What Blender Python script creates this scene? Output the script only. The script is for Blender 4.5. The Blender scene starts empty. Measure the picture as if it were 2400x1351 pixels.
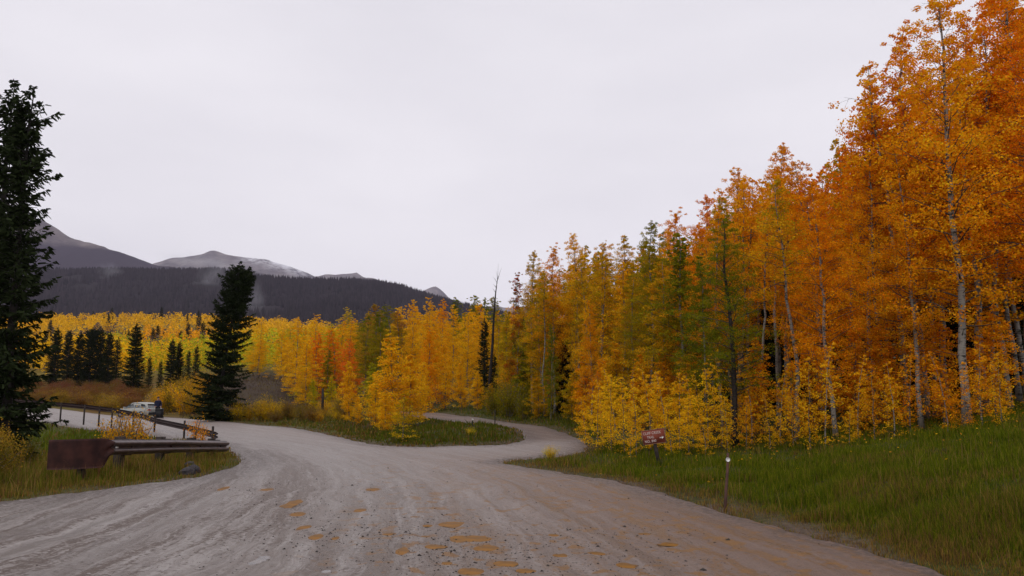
import bpy, math, random
import numpy as np
from mathutils import Vector, Matrix

# ------------------------------------------------------------------ camera, sky, sun, exposure
SC = bpy.context.scene
COL = SC.collection
R = math.radians
rng = np.random.default_rng(7)
random.seed(7)
F = 1867.0            # focal length in photograph pixels (28 mm on 36 mm)
EYE = 1.7
TILT = math.atan((935 - 675.5) / F)
cd = bpy.data.cameras.new('camera'); cam = bpy.data.objects.new('camera', cd); COL.objects.link(cam)
cd.lens = 28.0; cd.sensor_width = 36.0; cd.clip_start = 0.1; cd.clip_end = 20000
cam.location = (0, 0, EYE); cam.rotation_euler = (math.pi / 2 + TILT, 0, 0)
SC.camera = cam

SUN_EL, SUN_ROT = R(58), R(205)      # high, from behind the camera and a little to its left
w = bpy.data.worlds.new('World'); SC.world = w; w.use_nodes = True
nt = w.node_tree; nt.nodes.clear()
out = nt.nodes.new('ShaderNodeOutputWorld'); bg = nt.nodes.new('ShaderNodeBackground')
sky = nt.nodes.new('ShaderNodeTexSky'); sky.sky_type = 'NISHITA'; sky.sun_disc = False
sky.sun_elevation = SUN_EL; sky.sun_rotation = SUN_ROT
tc = nt.nodes.new('ShaderNodeTexCoord')
mp = nt.nodes.new('ShaderNodeMapping'); mp.inputs['Scale'].default_value = (1.0, 1.0, 3.2)
nz = nt.nodes.new('ShaderNodeTexNoise'); nz.inputs['Scale'].default_value = 1.6; nz.inputs['Detail'].default_value = 5
cr = nt.nodes.new('ShaderNodeValToRGB')
cr.color_ramp.elements[0].position = 0.30; cr.color_ramp.elements[0].color = (7.75, 7.55, 8.15, 1)
cr.color_ramp.elements[1].position = 0.70; cr.color_ramp.elements[1].color = (9.2, 8.95, 9.45, 1)
mx = nt.nodes.new('ShaderNodeMix'); mx.data_type = 'RGBA'; mx.inputs[0].default_value = 0.985
nt.links.new(tc.outputs['Generated'], mp.inputs[0]); nt.links.new(mp.outputs[0], nz.inputs['Vector'])
nt.links.new(nz.outputs['Fac'], cr.inputs[0]); nt.links.new(sky.outputs[0], mx.inputs[6]); nt.links.new(cr.outputs[0], mx.inputs[7])
nt.links.new(mx.outputs[2], bg.inputs['Color']); bg.inputs['Strength'].default_value = 0.10
nt.links.new(bg.outputs[0], out.inputs[0])

sd = bpy.data.lights.new('sun', 'SUN'); sd.energy = 0.9; sd.angle = R(40); sd.color = (1.0, 0.97, 0.94)
sun = bpy.data.objects.new('sun', sd); COL.objects.link(sun)
_az = SUN_ROT
_dir = Vector((math.sin(_az) * math.cos(SUN_EL), math.cos(_az) * math.cos(SUN_EL), math.sin(SUN_EL)))
sun.rotation_euler = _dir.to_track_quat('Z', 'Y').to_euler()
sun.location = (0, -20, 60)

vs = SC.view_settings
vs.view_transform = 'Standard'; vs.look = 'None'; vs.exposure = 0.0; vs.gamma = 1.0; vs.use_curve_mapping = False
cy = SC.cycles
cy.max_bounces = 6; cy.diffuse_bounces = 3; cy.glossy_bounces = 2; cy.transmission_bounces = 4
cy.transparent_max_bounces = 8; cy.volume_bounces = 0
cy.filter_width = 1.5
cy.use_adaptive_sampling = True

# ------------------------------------------------------------------ helpers
def ray(px, py):
    u = (px - 1200) / F; v = (675.5 - py) / F
    c, s = math.cos(TILT), math.sin(TILT)
    return u, c - v * s, s + v * c
def at(px, py, d):                      # a point of the photograph at depth d (metres along +Y)
    x, y, z = ray(px, py)
    return Vector((x / y * d, d, EYE + z / y * d))
def proj(x, y, z):
    c, s = math.cos(TILT), math.sin(TILT)
    zz = z - EYE
    dep = y * c + zz * s; up = -y * s + zz * c
    return 1200 + F * x / dep, 675.5 - F * up / dep
def tanx(px): return (px - 1200) / F * math.cos(TILT)

def hash2(ix, iy, seed):
    h = (ix.astype(np.int64) * 374761393 + iy.astype(np.int64) * 668265263 + seed * 1442695041) & 0xFFFFFFFF
    h = ((h ^ (h >> 13)) * 1274126177) & 0xFFFFFFFF
    return ((h ^ (h >> 16)) & 0xFFFFFF) / float(0xFFFFFF)
def vnoise(x, y, seed=0):
    x = np.asarray(x, float); y = np.asarray(y, float)
    ix = np.floor(x); iy = np.floor(y); fx = x - ix; fy = y - iy
    fx = fx * fx * (3 - 2 * fx); fy = fy * fy * (3 - 2 * fy)
    a = hash2(ix, iy, seed); b = hash2(ix + 1, iy, seed); c = hash2(ix, iy + 1, seed); d = hash2(ix + 1, iy + 1, seed)
    return (a * (1 - fx) + b * fx) * (1 - fy) + (c * (1 - fx) + d * fx) * fy
def fbm(x, y, seed=0, oct=4):
    s = 0; a = 0.5; t = 0
    for i in range(oct):
        s = s + a * vnoise(np.asarray(x) * 2 ** i, np.asarray(y) * 2 ** i, seed + i * 17); t += a; a *= 0.5
    return s / t
def sstep(a, b, x):
    t = np.clip((np.asarray(x, float) - a) / (b - a), 0, 1); return t * t * (3 - 2 * t)

def mesh(name, V, faces, attrs=None, mats=None, midx=None, smooth=False, cols=None):
    """faces: (n,3)/(n,4) array, or a list of such arrays"""
    if not isinstance(faces, list): faces = [faces]
    if isinstance(faces[0], tuple): faces = [faces]
    faces = [np.asarray(f, np.int32) for f in faces if len(f)]
    me = bpy.data.meshes.new(name)
    V = np.asarray(V, np.float32).reshape(-1, 3)
    me.vertices.add(len(V)); me.vertices.foreach_set('co', V.ravel())
    idx = np.concatenate([f.ravel() for f in faces]); tot = np.concatenate([np.full(len(f), f.shape[1], np.int32) for f in faces])
    st = np.concatenate([[0], np.cumsum(tot)[:-1]]).astype(np.int32)
    me.loops.add(len(idx)); me.loops.foreach_set('vertex_index', idx)
    me.polygons.add(len(tot)); me.polygons.foreach_set('loop_start', st); me.polygons.foreach_set('loop_total', tot)
    if smooth: me.polygons.foreach_set('use_smooth', np.ones(len(tot), bool))
    if midx is not None: me.polygons.foreach_set('material_index', np.asarray(midx, np.int32))
    for m in (mats or []): me.materials.append(m)
    for k, a in (attrs or {}).items():
        a = np.asarray(a, np.float32)
        if a.ndim == 1:
            at_ = me.attributes.new(k, 'FLOAT', 'POINT'); at_.data.foreach_set('value', a)
        elif a.shape[1] == 3:
            at_ = me.attributes.new(k, 'FLOAT_VECTOR', 'POINT'); at_.data.foreach_set('vector', a.ravel())
    me.update(calc_edges=True); me.validate()
    return me
def obj(name, me, parent=None, loc=(0, 0, 0)):
    o = bpy.data.objects.new(name, me); COL.objects.link(o); o.location = loc
    if parent: o.parent = parent
    return o
def tag(o, label=None, cat=None, group=None, kind=None):
    if label: o['label'] = label
    if cat: o['category'] = cat
    if group: o['group'] = group
    if kind: o['kind'] = kind
    return o
def empty(name, loc, label=None, cat=None, group=None, rz=0):
    e = bpy.data.objects.new(name, None); COL.objects.link(e); e.location = loc; e.rotation_euler = (0, 0, rz)
    e.empty_display_size = 0.2
    return tag(e, label, cat, group)

class MB:
    """collects simple shapes into one mesh"""
    def __init__(s): s.v = []; s.q = []; s.t = []; s.n = 0
    def add(s, V, q=(), t=()):
        V = np.asarray(V, float).reshape(-1, 3); s.v.append(V)
        if len(q): s.q.append(np.asarray(q, int) + s.n)
        if len(t): s.t.append(np.asarray(t, int) + s.n)
        s.n += len(V); return s
    def box(s, c, size, rot=None, taper=1.0):
        hx, hy, hz = [a / 2 for a in size]
        V = np.array([(x * (taper if z > 0 else 1), y * (taper if z > 0 else 1), z) for z in (-hz, hz) for x, y in ((-hx, -hy), (hx, -hy), (hx, hy), (-hx, hy))])
        if rot is not None: V = V @ np.array(rot.to_3x3()).T
        V = V + np.array(c)
        return s.add(V, [(0, 3, 2, 1), (4, 5, 6, 7), (0, 1, 5, 4), (1, 2, 6, 5), (2, 3, 7, 6), (3, 0, 4, 7)])
    def tube(s, P, rad, n=6, cap=True):
        P = np.asarray(P, float); rad = np.broadcast_to(np.asarray(rad, float), (len(P),))
        T = np.gradient(P, axis=0); T /= np.linalg.norm(T, axis=1)[:, None] + 1e-9
        up = np.array([0.31, 0.2, 1.0]) if abs(T[0][2]) < 0.9 else np.array([1.0, 0.2, 0.1])
        A = np.cross(T, up); A /= np.linalg.norm(A, axis=1)[:, None] + 1e-9
        B = np.cross(T, A)
        th = np.arange(n) / n * 2 * np.pi
        V = P[:, None] + rad[:, None, None] * (A[:, None] * np.cos(th)[None, :, None] + B[:, None] * np.sin(th)[None, :, None])
        q = []
        for i in range(len(P) - 1):
            for j in range(n):
                a = i * n + j; b = i * n + (j + 1) % n
                q.append((a, b, b + n, a + n))
        t = []
        if cap:
            for j in range(1, n - 1):
                t.append((0, j + 1, j)); e = (len(P) - 1) * n; t.append((e, e + j, e + j + 1))
        return s.add(V.reshape(-1, 3), q, t)
    def build(s, name, mat, parent=None, smooth=False):
        me = mesh(name, np.concatenate(s.v), [np.concatenate(a) for a in (s.q, s.t) if a], mats=[mat], smooth=smooth)
        return obj(name, me, parent)

# ------------------------------------------------------------------ materials
def mat(name):
    m = bpy.data.materials.new(name); m.use_nodes = True
    n = m.node_tree.nodes; b = n.get('Principled BSDF')
    return m, m.node_tree, b
def node(t, kind, **kw):
    n = t.nodes.new(kind)
    for k, v in kw.items():
        if k in n.inputs: n.inputs[k].default_value = v
        else: setattr(n, k, v)
    return n
def simple(name, col, rough=0.6, spec=0.3, metal=0.0, var=0.25, scale=6.0, bump=0.0, col2=None):
    m, t, b = mat(name)
    tcn = node(t, 'ShaderNodeTexCoord'); n = node(t, 'ShaderNodeTexNoise', Scale=scale, Detail=5.0)
    t.links.new(tcn.outputs['Object'], n.inputs['Vector'])
    r = node(t, 'ShaderNodeValToRGB')
    c2 = col2 or tuple(c * (1 - var) for c in col)
    r.color_ramp.elements[0].position = 0.35; r.color_ramp.elements[0].color = (*c2, 1)
    r.color_ramp.elements[1].position = 0.65; r.color_ramp.elements[1].color = (*col, 1)
    t.links.new(n.outputs['Fac'], r.inputs[0]); t.links.new(r.outputs[0], b.inputs['Base Color'])
    b.inputs['Roughness'].default_value = rough; b.inputs['Specular IOR Level'].default_value = spec; b.inputs['Metallic'].default_value = metal
    if bump:
        bn = node(t, 'ShaderNodeBump', Strength=bump, Distance=0.02); t.links.new(n.outputs['Fac'], bn.inputs['Height']); t.links.new(bn.outputs[0], b.inputs['Normal'])
    return m

def leaf_material():
    m = bpy.data.materials.new('autumn_leaf'); m.use_nodes = True; t = m.node_tree; t.nodes.clear()
    o = node(t, 'ShaderNodeOutputMaterial')
    oi = node(t, 'ShaderNodeObjectInfo')
    c2 = node(t, 'ShaderNodeAttribute', attribute_type='OBJECT', attribute_name='second_colour')
    cl = node(t, 'ShaderNodeAttribute', attribute_name='clump'); lf = node(t, 'ShaderNodeAttribute', attribute_name='leaf')
    tcn = node(t, 'ShaderNodeTexCoord')
    off = node(t, 'ShaderNodeVectorMath', operation='SCALE'); off.inputs['Scale'].default_value = 1.0
    addv = node(t, 'ShaderNodeVectorMath', operation='ADD')
    mul = node(t, 'ShaderNodeMath', operation='MULTIPLY'); mul.inputs[1].default_value = 91.0
    t.links.new(oi.outputs['Random'], mul.inputs[0])
    t.links.new(tcn.outputs['Object'], addv.inputs[0]); t.links.new(mul.outputs[0], addv.inputs[1])
    n = node(t, 'ShaderNodeTexNoise', Scale=0.42, Detail=2.0); t.links.new(addv.outputs[0], n.inputs['Vector'])
    f1 = node(t, 'ShaderNodeMath', operation='MULTIPLY_ADD'); f1.inputs[1].default_value = 2.2; f1.inputs[2].default_value = -1.05
    t.links.new(n.outputs['Fac'], f1.inputs[0])
    f2 = node(t, 'ShaderNodeMath', operation='MULTIPLY_ADD'); f2.inputs[1].default_value = 0.75
    t.links.new(cl.outputs['Fac'], f2.inputs[0]); t.links.new(f1.outputs[0], f2.inputs[2])
    f2.use_clamp = True
    mxc = node(t, 'ShaderNodeMix', data_type='RGBA'); t.links.new(f2.outputs[0], mxc.inputs[0])
    t.links.new(oi.outputs['Color'], mxc.inputs[6]); t.links.new(c2.outputs['Color'], mxc.inputs[7])
    hv = node(t, 'ShaderNodeHueSaturation')
    mh = node(t, 'ShaderNodeMapRange'); mh.inputs['To Min'].default_value = 0.478; mh.inputs['To Max'].default_value = 0.520
    mv = node(t, 'ShaderNodeMapRange'); mv.inputs['To Min'].default_value = 0.70; mv.inputs['To Max'].default_value = 1.20
    t.links.new(lf.outputs['Fac'], mv.inputs['Value'])
    wr = node(t, 'ShaderNodeMath', operation='FRACT'); w7 = node(t, 'ShaderNodeMath', operation='MULTIPLY'); w7.inputs[1].default_value = 7.31
    t.links.new(lf.outputs['Fac'], w7.inputs[0]); t.links.new(w7.outputs[0], wr.inputs[0]); t.links.new(wr.outputs[0], mh.inputs['Value'])
    t.links.new(mh.outputs[0], hv.inputs['Hue']); t.links.new(mv.outputs[0], hv.inputs['Value']); t.links.new(mxc.outputs[2], hv.inputs['Color'])
    d = node(t, 'ShaderNodeBsdfDiffuse'); tr = node(t, 'ShaderNodeBsdfTranslucent'); mxs = node(t, 'ShaderNodeMixShader'); mxs.inputs[0].default_value = 0.48
    t.links.new(hv.outputs[0], d.inputs['Color']); t.links.new(hv.outputs[0], tr.inputs['Color'])
    t.links.new(d.outputs[0], mxs.inputs[1]); t.links.new(tr.outputs[0], mxs.inputs[2]); t.links.new(mxs.outputs[0], o.inputs[0])
    return m
LEAF = leaf_material()

def attr_colour_material(name, rough=0.8, transl=0.0):
    m = bpy.data.materials.new(name); m.use_nodes = True; t = m.node_tree; t.nodes.clear()
    o = node(t, 'ShaderNodeOutputMaterial'); a = node(t, 'ShaderNodeAttribute', attribute_name='tint')
    d = node(t, 'ShaderNodeBsdfDiffuse'); t.links.new(a.outputs['Color'], d.inputs['Color'])
    if transl:
        tr = node(t, 'ShaderNodeBsdfTranslucent'); mxs = node(t, 'ShaderNodeMixShader'); mxs.inputs[0].default_value = transl
        t.links.new(a.outputs['Color'], tr.inputs['Color']); t.links.new(d.outputs[0], mxs.inputs[1]); t.links.new(tr.outputs[0], mxs.inputs[2]); t.links.new(mxs.outputs[0], o.inputs[0])
    else: t.links.new(d.outputs[0], o.inputs[0])
    return m
TINT = attr_colour_material('tinted_foliage', transl=0.3)
TINT_OPAQUE = attr_colour_material('tinted_needles')

def bark_material(name, pale, dark, amount):
    m, t, b = mat(name)
    tcn = node(t, 'ShaderNodeTexCoord'); mpn = node(t, 'ShaderNodeMapping'); mpn.inputs['Scale'].default_value = (3.0, 3.0, 1.6)
    t.links.new(tcn.outputs['Object'], mpn.inputs[0])
    n = node(t, 'ShaderNodeTexNoise', Scale=2.6, Detail=6.0, Roughness=0.65); t.links.new(mpn.outputs[0], n.inputs['Vector'])
    mp2 = node(t, 'ShaderNodeMapping'); mp2.inputs['Scale'].default_value = (4.0, 4.0, 16.0); t.links.new(tcn.outputs['Object'], mp2.inputs[0])
    n2 = node(t, 'ShaderNodeTexNoise', Scale=1.3, Detail=3.0); t.links.new(mp2.outputs[0], n2.inputs['Vector'])
    ad = node(t, 'ShaderNodeMath', operation='MULTIPLY_ADD'); ad.inputs[1].default_value = 0.55; t.links.new(n2.outputs['Fac'], ad.inputs[0])
    ml = node(t, 'ShaderNodeMath', operation='MULTIPLY'); ml.inputs[1].default_value = 0.45; t.links.new(n.outputs['Fac'], ml.inputs[0]); t.links.new(ml.outputs[0], ad.inputs[2])
    r = node(t, 'ShaderNodeValToRGB'); e = r.color_ramp.elements
    e[0].position = amount - 0.05; e[0].color = (*dark, 1); e[1].position = amount + 0.05; e[1].color = (*pale, 1)
    t.links.new(ad.outputs[0], r.inputs[0]); t.links.new(r.outputs[0], b.inputs['Base Color'])
    b.inputs['Roughness'].default_value = 0.75; b.inputs['Specular IOR Level'].default_value = 0.2
    bn = node(t, 'ShaderNodeBump', Strength=0.4, Distance=0.02); t.links.new(n.outputs['Fac'], bn.inputs['Height']); t.links.new(bn.outputs[0], b.inputs['Normal'])
    return m
BARK_PALE = bark_material('aspen_bark', (0.215, 0.195, 0.165), (0.03, 0.026, 0.022), 0.455)
BARK_TWIG = bark_material('branch_bark', (0.085, 0.065, 0.045), (0.035, 0.027, 0.02), 0.48)
BARK_GREY = bark_material('sapling_bark', (0.17, 0.145, 0.11), (0.05, 0.04, 0.03), 0.46)
BARK_DARK = bark_material('dark_bark', (0.032, 0.026, 0.022), (0.014, 0.011, 0.010), 0.5)
NEEDLE = None

# ------------------------------------------------------------------ terrain
ZD = [0, 5, 12, 16, 20, 25, 30, 40, 50, 60, 80, 100, 120, 150, 250, 400, 600, 900, 1300]
ZP = [-2500, -600, 0, 300, 600, 900, 1200, 1500, 1800, 2100, 2400, 3000, 5000]
ZT = np.array([
 [0, 0, 0, 0, 0, 0, 0, 0, 0, 0, 0, 0.2, 0.5],
 [0, 0, 0, 0, 0, 0, 0, 0, 0, 0, .1, .7, 1.2],
 [-.6, -.2, 0, 0, 0, 0, 0, 0, .06, .45, .75, 1.2, 2],
 [-1.2, -.6, .02, .05, 0, 0, 0, -.05, .10, .58, 1.0, 1.6, 2.6],
 [-2, -1.2, -.3, 0, 0, 0, 0, -.12, .14, .7, 1.22, 2, 3.4],
 [-2.5, -1.6, -.8, -.15, 0, 0, 0, 0, .32, .95, 1.6, 2.5, 4.2],
 [-2.5, -2, -1.2, -.45, 0, .03, .06, .28, .65, 1.3, 2, 3, 5],
 [-2.5, -2, -1.5, -.85, 0, .12, .42, .78, 1.2, 1.9, 2.7, 4, 6.5],
 [-1.5, -1.2, -.9, -.3, 0, .32, .85, 1.35, 1.8, 2.6, 3.5, 5, 8],
 [.8, .6, .55, .02, .1, .55, 1.1, 1.9, 2.5, 3.3, 4.3, 6, 10],
 [1.5, 1.1, 1, .2, .6, 1.25, 1.9, 3, 3.8, 4.7, 5.9, 8, 13],
 [2, 1.6, 1.5, .9, 3.6, 2.4, 2.8, 4.2, 5.2, 6.2, 7.6, 10, 16],
 [3, 2.6, 2.5, 2, 5.2, 3.6, 3.9, 5.5, 6.5, 7.6, 9.4, 12.5, 20],
 [4.5, 4, 4.1, 3.6, 5.6, 5, 6, 8, 9, 10.5, 12.5, 16, 25],
 [9, 9, 9, 10, 11, 10, 13, 17, 20, 23, 27, 34, 48],
 [24, 22, 22, 24, 27, 24, 26, 32, 38, 44, 50, 60, 80],
 [60, 57, 56, 57, 53, 44, 42, 46, 52, 58, 66, 80, 110],
 [58, 54, 52, 52, 48, 42, 40, 44, 50, 60, 70, 90, 120],
 [70, 66, 64, 62, 60, 55, 52, 52, 56, 62, 72, 95, 130]], float)
ZA = np.array([tanx(p) for p in ZP])
LZD = np.log(np.array(ZD) + 6.0)
def _herm(t): return t * t * (3 - 2 * t) * 0.55 + t * 0.45
def zbase(x, y):
    x = np.asarray(x, float); y = np.asarray(y, float)
    yy = np.maximum(y, 0.01); a = np.clip(x / np.maximum(yy, 4.0), ZA[0], ZA[-1])
    l = np.clip(np.log(np.minimum(yy, 1290) + 6.0), LZD[0], LZD[-1] - 1e-6)
    i = np.clip(np.searchsorted(LZD, l, 'right') - 1, 0, len(ZD) - 2); j = np.clip(np.searchsorted(ZA, a, 'right') - 1, 0, len(ZA) - 2)
    ti = _herm((l - LZD[i]) / (LZD[i + 1] - LZD[i])); tj = _herm((a - ZA[j]) / (ZA[j + 1] - ZA[j]))
    z = (ZT[i, j] * (1 - tj) + ZT[i, j + 1] * tj) * (1 - ti) + (ZT[i + 1, j] * (1 - tj) + ZT[i + 1, j + 1] * tj) * ti
    e_ = x - np.interp(y, [-8, 1, 7.8, 12.2, 16.3, 20.5], [9, 6.2, 4.25, 3.2, 2.2, -.2]); wq = sstep(27, 20, y) * (x > 0)
    z = z * (1 - wq) + z * wq * sstep(-.3, 2.8, e_)
    amp = np.clip(yy / 120, 0.0, 4.0)
    z = z + 0.42 * np.exp(-(((x + 2.0) / 2.2) ** 2 + ((y - 32.5) / 4.5) ** 2))
    return z + amp * (fbm(x / 23.0, y / 23.0, 3, 3) - 0.5) * 1.0

def chaikin(P, n=2):
    P = np.asarray(P, float)
    for _ in range(n):
        Q = np.roll(P, -1, 0); P = np.stack([P * .75 + Q * .25, P * .25 + Q * .75], 1).reshape(-1, 2)
    return P
ROAD = chaikin([(-40, -8), (-16, 5), (-10.8, 10.2), (-8.6, 13), (-7.0, 15.6), (-6.55, 18), (-7.0, 21.3), (-8.6, 25), (-10.7, 30), (-13.8, 36.5), (-19.5, 45), (-26, 52.0), (-35, 58.5), (-47, 64.5), (-80, 78),
    (-80, 94), (-52, 84), (-33.5, 74), (-27, 66.5), (-18, 55.2), (-12, 45), (-8.5, 37.5), (-6.1, 31.5), (-4.7, 27.9), (-2.9, 26.2), (-0.5, 26.8), (.35, 28.4), (.65, 31.5), (0.1, 36), (-1.5, 41), (-3.6, 47), (-6.2, 54), (-10.5, 64),
    (-8.4, 66), (-4.4, 55.5), (-2.4, 49), (-0.2, 43), (1.5, 37), (2.3, 32), (2.6, 28.5), (2.3, 25.4), (1.3, 23.0), (-.3, 21.5), (-.25, 20.5), (0.9, 18.6), (2.2, 16.2), (3.2, 12.2), (4.25, 7.8), (6.2, 1), (9, -8)], 2)
def sdf(x, y, P=ROAD):
    x = np.asarray(x, float).ravel(); y = np.asarray(y, float).ravel()
    A = P; B = np.roll(P, -1, 0); best = np.full(len(x), 1e18); inside = np.zeros(len(x), bool)
    for a, b in zip(A, B):
        e = b - a; L = e @ e + 1e-12
        t = np.clip(((x - a[0]) * e[0] + (y - a[1]) * e[1]) / L, 0, 1)
        dx = x - a[0] - t * e[0]; dy = y - a[1] - t * e[1]
        best = np.minimum(best, dx * dx + dy * dy)
        c = ((a[1] <= y) & (b[1] > y)) | ((b[1] <= y) & (a[1] > y))
        if c.any():
            xi = a[0] + (y - a[1]) / (b[1] - a[1] + 1e-18) * e[0]
            inside ^= c & (x < xi)
    d = np.sqrt(best)
    return np.where(inside, -d, d)

# puddles: (x, y, half length, half width, angle, kind)   kind 0 ochre mud, 1 clear standing water
def gp(px, py, z=0.0):
    x, y, zz = ray(px, py); k = (z - EYE) / zz
    return x * k, y * k
PUD = []
for px, py, wpx, hpx, kind in [(1045, 1233, 68, 13, 0), (1100, 1266, 84, 18, 0), (1015, 1284, 54, 10, 0), (1135, 1288, 74, 14, 0), (995, 1262, 46, 8, 0), (1106, 1341, 70, 17, 0),
      (1187, 1323, 62, 13, 0), (1240, 1340, 66, 11, 0), (1048, 1322, 32, 8, 0), (943, 1295, 32, 16, 0), (952, 1328, 40, 7, 0), (700, 1210, 62, 15, 0), (688, 1185, 36, 18, 0), (630, 1152, 40, 8, 0),
      (720, 1238, 44, 18, 0), (520, 1151, 26, 9, 0), (785, 1265, 22, 10, 0), (740, 1262, 40, 12, 0), (910, 1256, 36, 7, 0), (845, 1200, 40, 10, 0), (1390, 1300, 58, 9, 0), (1465, 1327, 52, 11, 0),
      (1315, 1305, 40, 9, 0), (1300, 1258, 30, 7, 0), (875, 1152, 28, 7, 0), (1575, 1278, 54, 8, 0), (1510, 1255, 44, 7, 0), (1000, 1236, 30, 6, 0),
      (612, 1314, 40, 20, 1), (765, 1341, 30, 10, 1), (210, 1345, 14, 5, 1)]:
    x, y = gp(px, py)
    hl = wpx / 2 / F * y; sl = y * y / (EYE * F); hw = hpx / 2 * sl
    PUD.append((x, y, hl * 0.86, hw * 0.88, 0.0, kind))
# track lines: v across, u along
YL = [0, 8, 11, 16, 20, 27, 33, 55, 75, 100]; XL = [-5.0, -4.9, -5.0, -5.7, -6.8, -9.6, -13, -27, -44, -75]
YR = [0, 7.8, 12.2, 16.3, 20.5, 27.6, 33, 55, 75, 100]; XR = [6.4, 4.2, 3.2, 2.2, 0.6, -3, -6.2, -18, -36, -66]
def trackuv(x, y):
    l = np.interp(y, YL, XL); r = np.interp(y, YR, XR)
    v = (x - l) / (r - l) * 8.0
    return v, y
def zroad_detail(x, y):
    v, u = trackuv(x, y)
    ruts = (fbm(v * 1.5, u * 0.06, 31, 3) - 0.5) * 0.08 + (fbm(v * 6.0, u * 0.16, 41, 3) - 0.5) * 0.045
    lumps = (fbm(x * 2.3, y * 2.3, 51, 3) - 0.5) * 0.03 + (fbm(x * 7.0, y * 4.0, 57, 2) - 0.5) * 0.016
    z = ruts + lumps
    wob_ = np.clip(1 + 3.2 * (fbm(x * 4.0, y * 1.6, 77, 3) - .48), .25, 3.0)
    for (a, b, hl, hw, an, k) in PUD:
        q = (((x - a) / (hl * 1.05)) ** 2 + ((y - b) / (hw * 1.05)) ** 2) * wob_
        m = q < 9
        g = np.exp(-q[m] * 0.9)
        z[m] = z[m] * (1 - 0.62 * np.exp(-q[m] * 0.28)) - 0.036 * g
    return z

def polar(r0, r1, ratio, a0, a1, da):
    nr = int(math.log(r1 / r0) / math.log(ratio)) + 1
    rr = r0 * ratio ** np.arange(nr + 1); aa = np.radians(np.arange(a0, a1 + 1e-6, da))
    Rr, Aa = np.meshgrid(rr, aa, indexing='ij')
    return Rr * np.sin(Aa), Rr * np.cos(Aa)
def gridfaces(nr, na):
    i = np.arange(nr * na).reshape(nr, na)
    return np.stack([i[:-1, :-1], i[:-1, 1:], i[1:, 1:], i[1:, :-1]], -1).reshape(-1, 4)[:, ::-1]

X, Y = polar(2.5, 1290, 1.0145, -88, 88, 0.55)
S = sdf(X, Y).reshape(X.shape)
Zg = zbase(X, Y)
near = sstep(130, 40, np.hypot(X, Y))
Zg = Zg + (fbm(X * 0.9, Y * 0.9, 61, 3) - 0.45) * 0.14 * near * sstep(0.1, 1.2, S)
Zg = Zg - 0.10 * sstep(0.12, -0.12, S)
# soil and turf colours by place
fb = fbm(X / 3.0, Y / 3.0, 71, 4)[..., None]; fb2 = fbm(X / 0.7, Y / 0.7, 81, 3)[..., None]
green = np.array([0.045, 0.062, 0.008]); brown = np.array([0.060, 0.040, 0.022]); russet = np.array([0.16, 0.065, 0.028]); tan = np.array([0.13, 0.085, 0.025]); moss = np.array([0.075, 0.085, 0.01])
umber = np.array([0.055, 0.038, 0.028]); litter = np.array([0.07, 0.042, 0.012])
PXG = 1200 + F * X / np.maximum(Y, 0.1); D = np.hypot(X, Y)
c = green * (1 - fb) + brown * fb
c = np.where(((X < -5) & (S > 0))[..., None], moss * (1 - fb) + brown * 0.8 * fb, c)
k = (sstep(62, 75, D) * sstep(520, 440, PXG))[..., None]; c = c * (1 - k) + (russet * (1 - fb) + moss * fb) * k
k = (sstep(60, 80, D) * sstep(480, 540, PXG) * sstep(1150, 1000, PXG))[..., None]; c = c * (1 - k) + (umber * (1.25 - 0.5 * fb2) + moss * 0.5 * np.clip(fb - .5, 0, 1)) * k
k = (sstep(1.0, 0.0, S) * sstep(0.35, 0.75, fbm(X / .8, Y / .8, 91)))[..., None]; c = c * (1 - k) + np.array([0.10, 0.07, 0.055]) * k
k = sstep(170, 240, D)[..., None]; c = c * (1 - k) + np.array([0.16, 0.12, 0.02]) * k
TURF, tt, b = mat('turf')
a_ = node(tt, 'ShaderNodeAttribute', attribute_name='tint'); n_ = node(tt, 'ShaderNodeTexNoise', Scale=9.0, Detail=6.0)
tcn = node(tt, 'ShaderNodeTexCoord'); tt.links.new(tcn.outputs['Object'], n_.inputs['Vector'])
mr = node(tt, 'ShaderNodeMapRange'); mr.inputs['From Min'].default_value = 0.3; mr.inputs['From Max'].default_value = 0.7; mr.inputs['To Min'].default_value = 0.6; mr.inputs['To Max'].default_value = 1.3
hv = node(tt, 'ShaderNodeHueSaturation'); tt.links.new(n_.outputs['Fac'], mr.inputs['Value']); tt.links.new(mr.outputs[0], hv.inputs['Value']); tt.links.new(a_.outputs['Color'], hv.inputs['Color'])
tt.links.new(hv.outputs[0], b.inputs['Base Color']); b.inputs['Roughness'].default_value = 0.9; b.inputs['Specular IOR Level'].default_value = 0.1
bn = node(tt, 'ShaderNodeBump', Strength=0.6, Distance=0.04); tt.links.new(n_.outputs['Fac'], bn.inputs['Height']); tt.links.new(bn.outputs[0], b.inputs['Normal'])
g = obj('ground', mesh('ground', np.stack([X, Y, Zg], -1), gridfaces(*X.shape), {'tint': c.reshape(-1, 3)}, [TURF], smooth=True))
tag(g, 'grassy valley floor and banks on both sides of the road', kind='structure')
def zg(x, y):
    x = np.asarray(x, float); y = np.asarray(y, float)
    s = sdf(x, y).reshape(x.shape) if x.ndim else float(sdf(x, y)[0])
    nr_ = sstep(130, 40, np.hypot(x, y))
    return zbase(x, y) + (fbm(x * 0.9, y * 0.9, 61, 3) - 0.45) * 0.14 * nr_ * sstep(0.1, 1.2, s)

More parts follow.
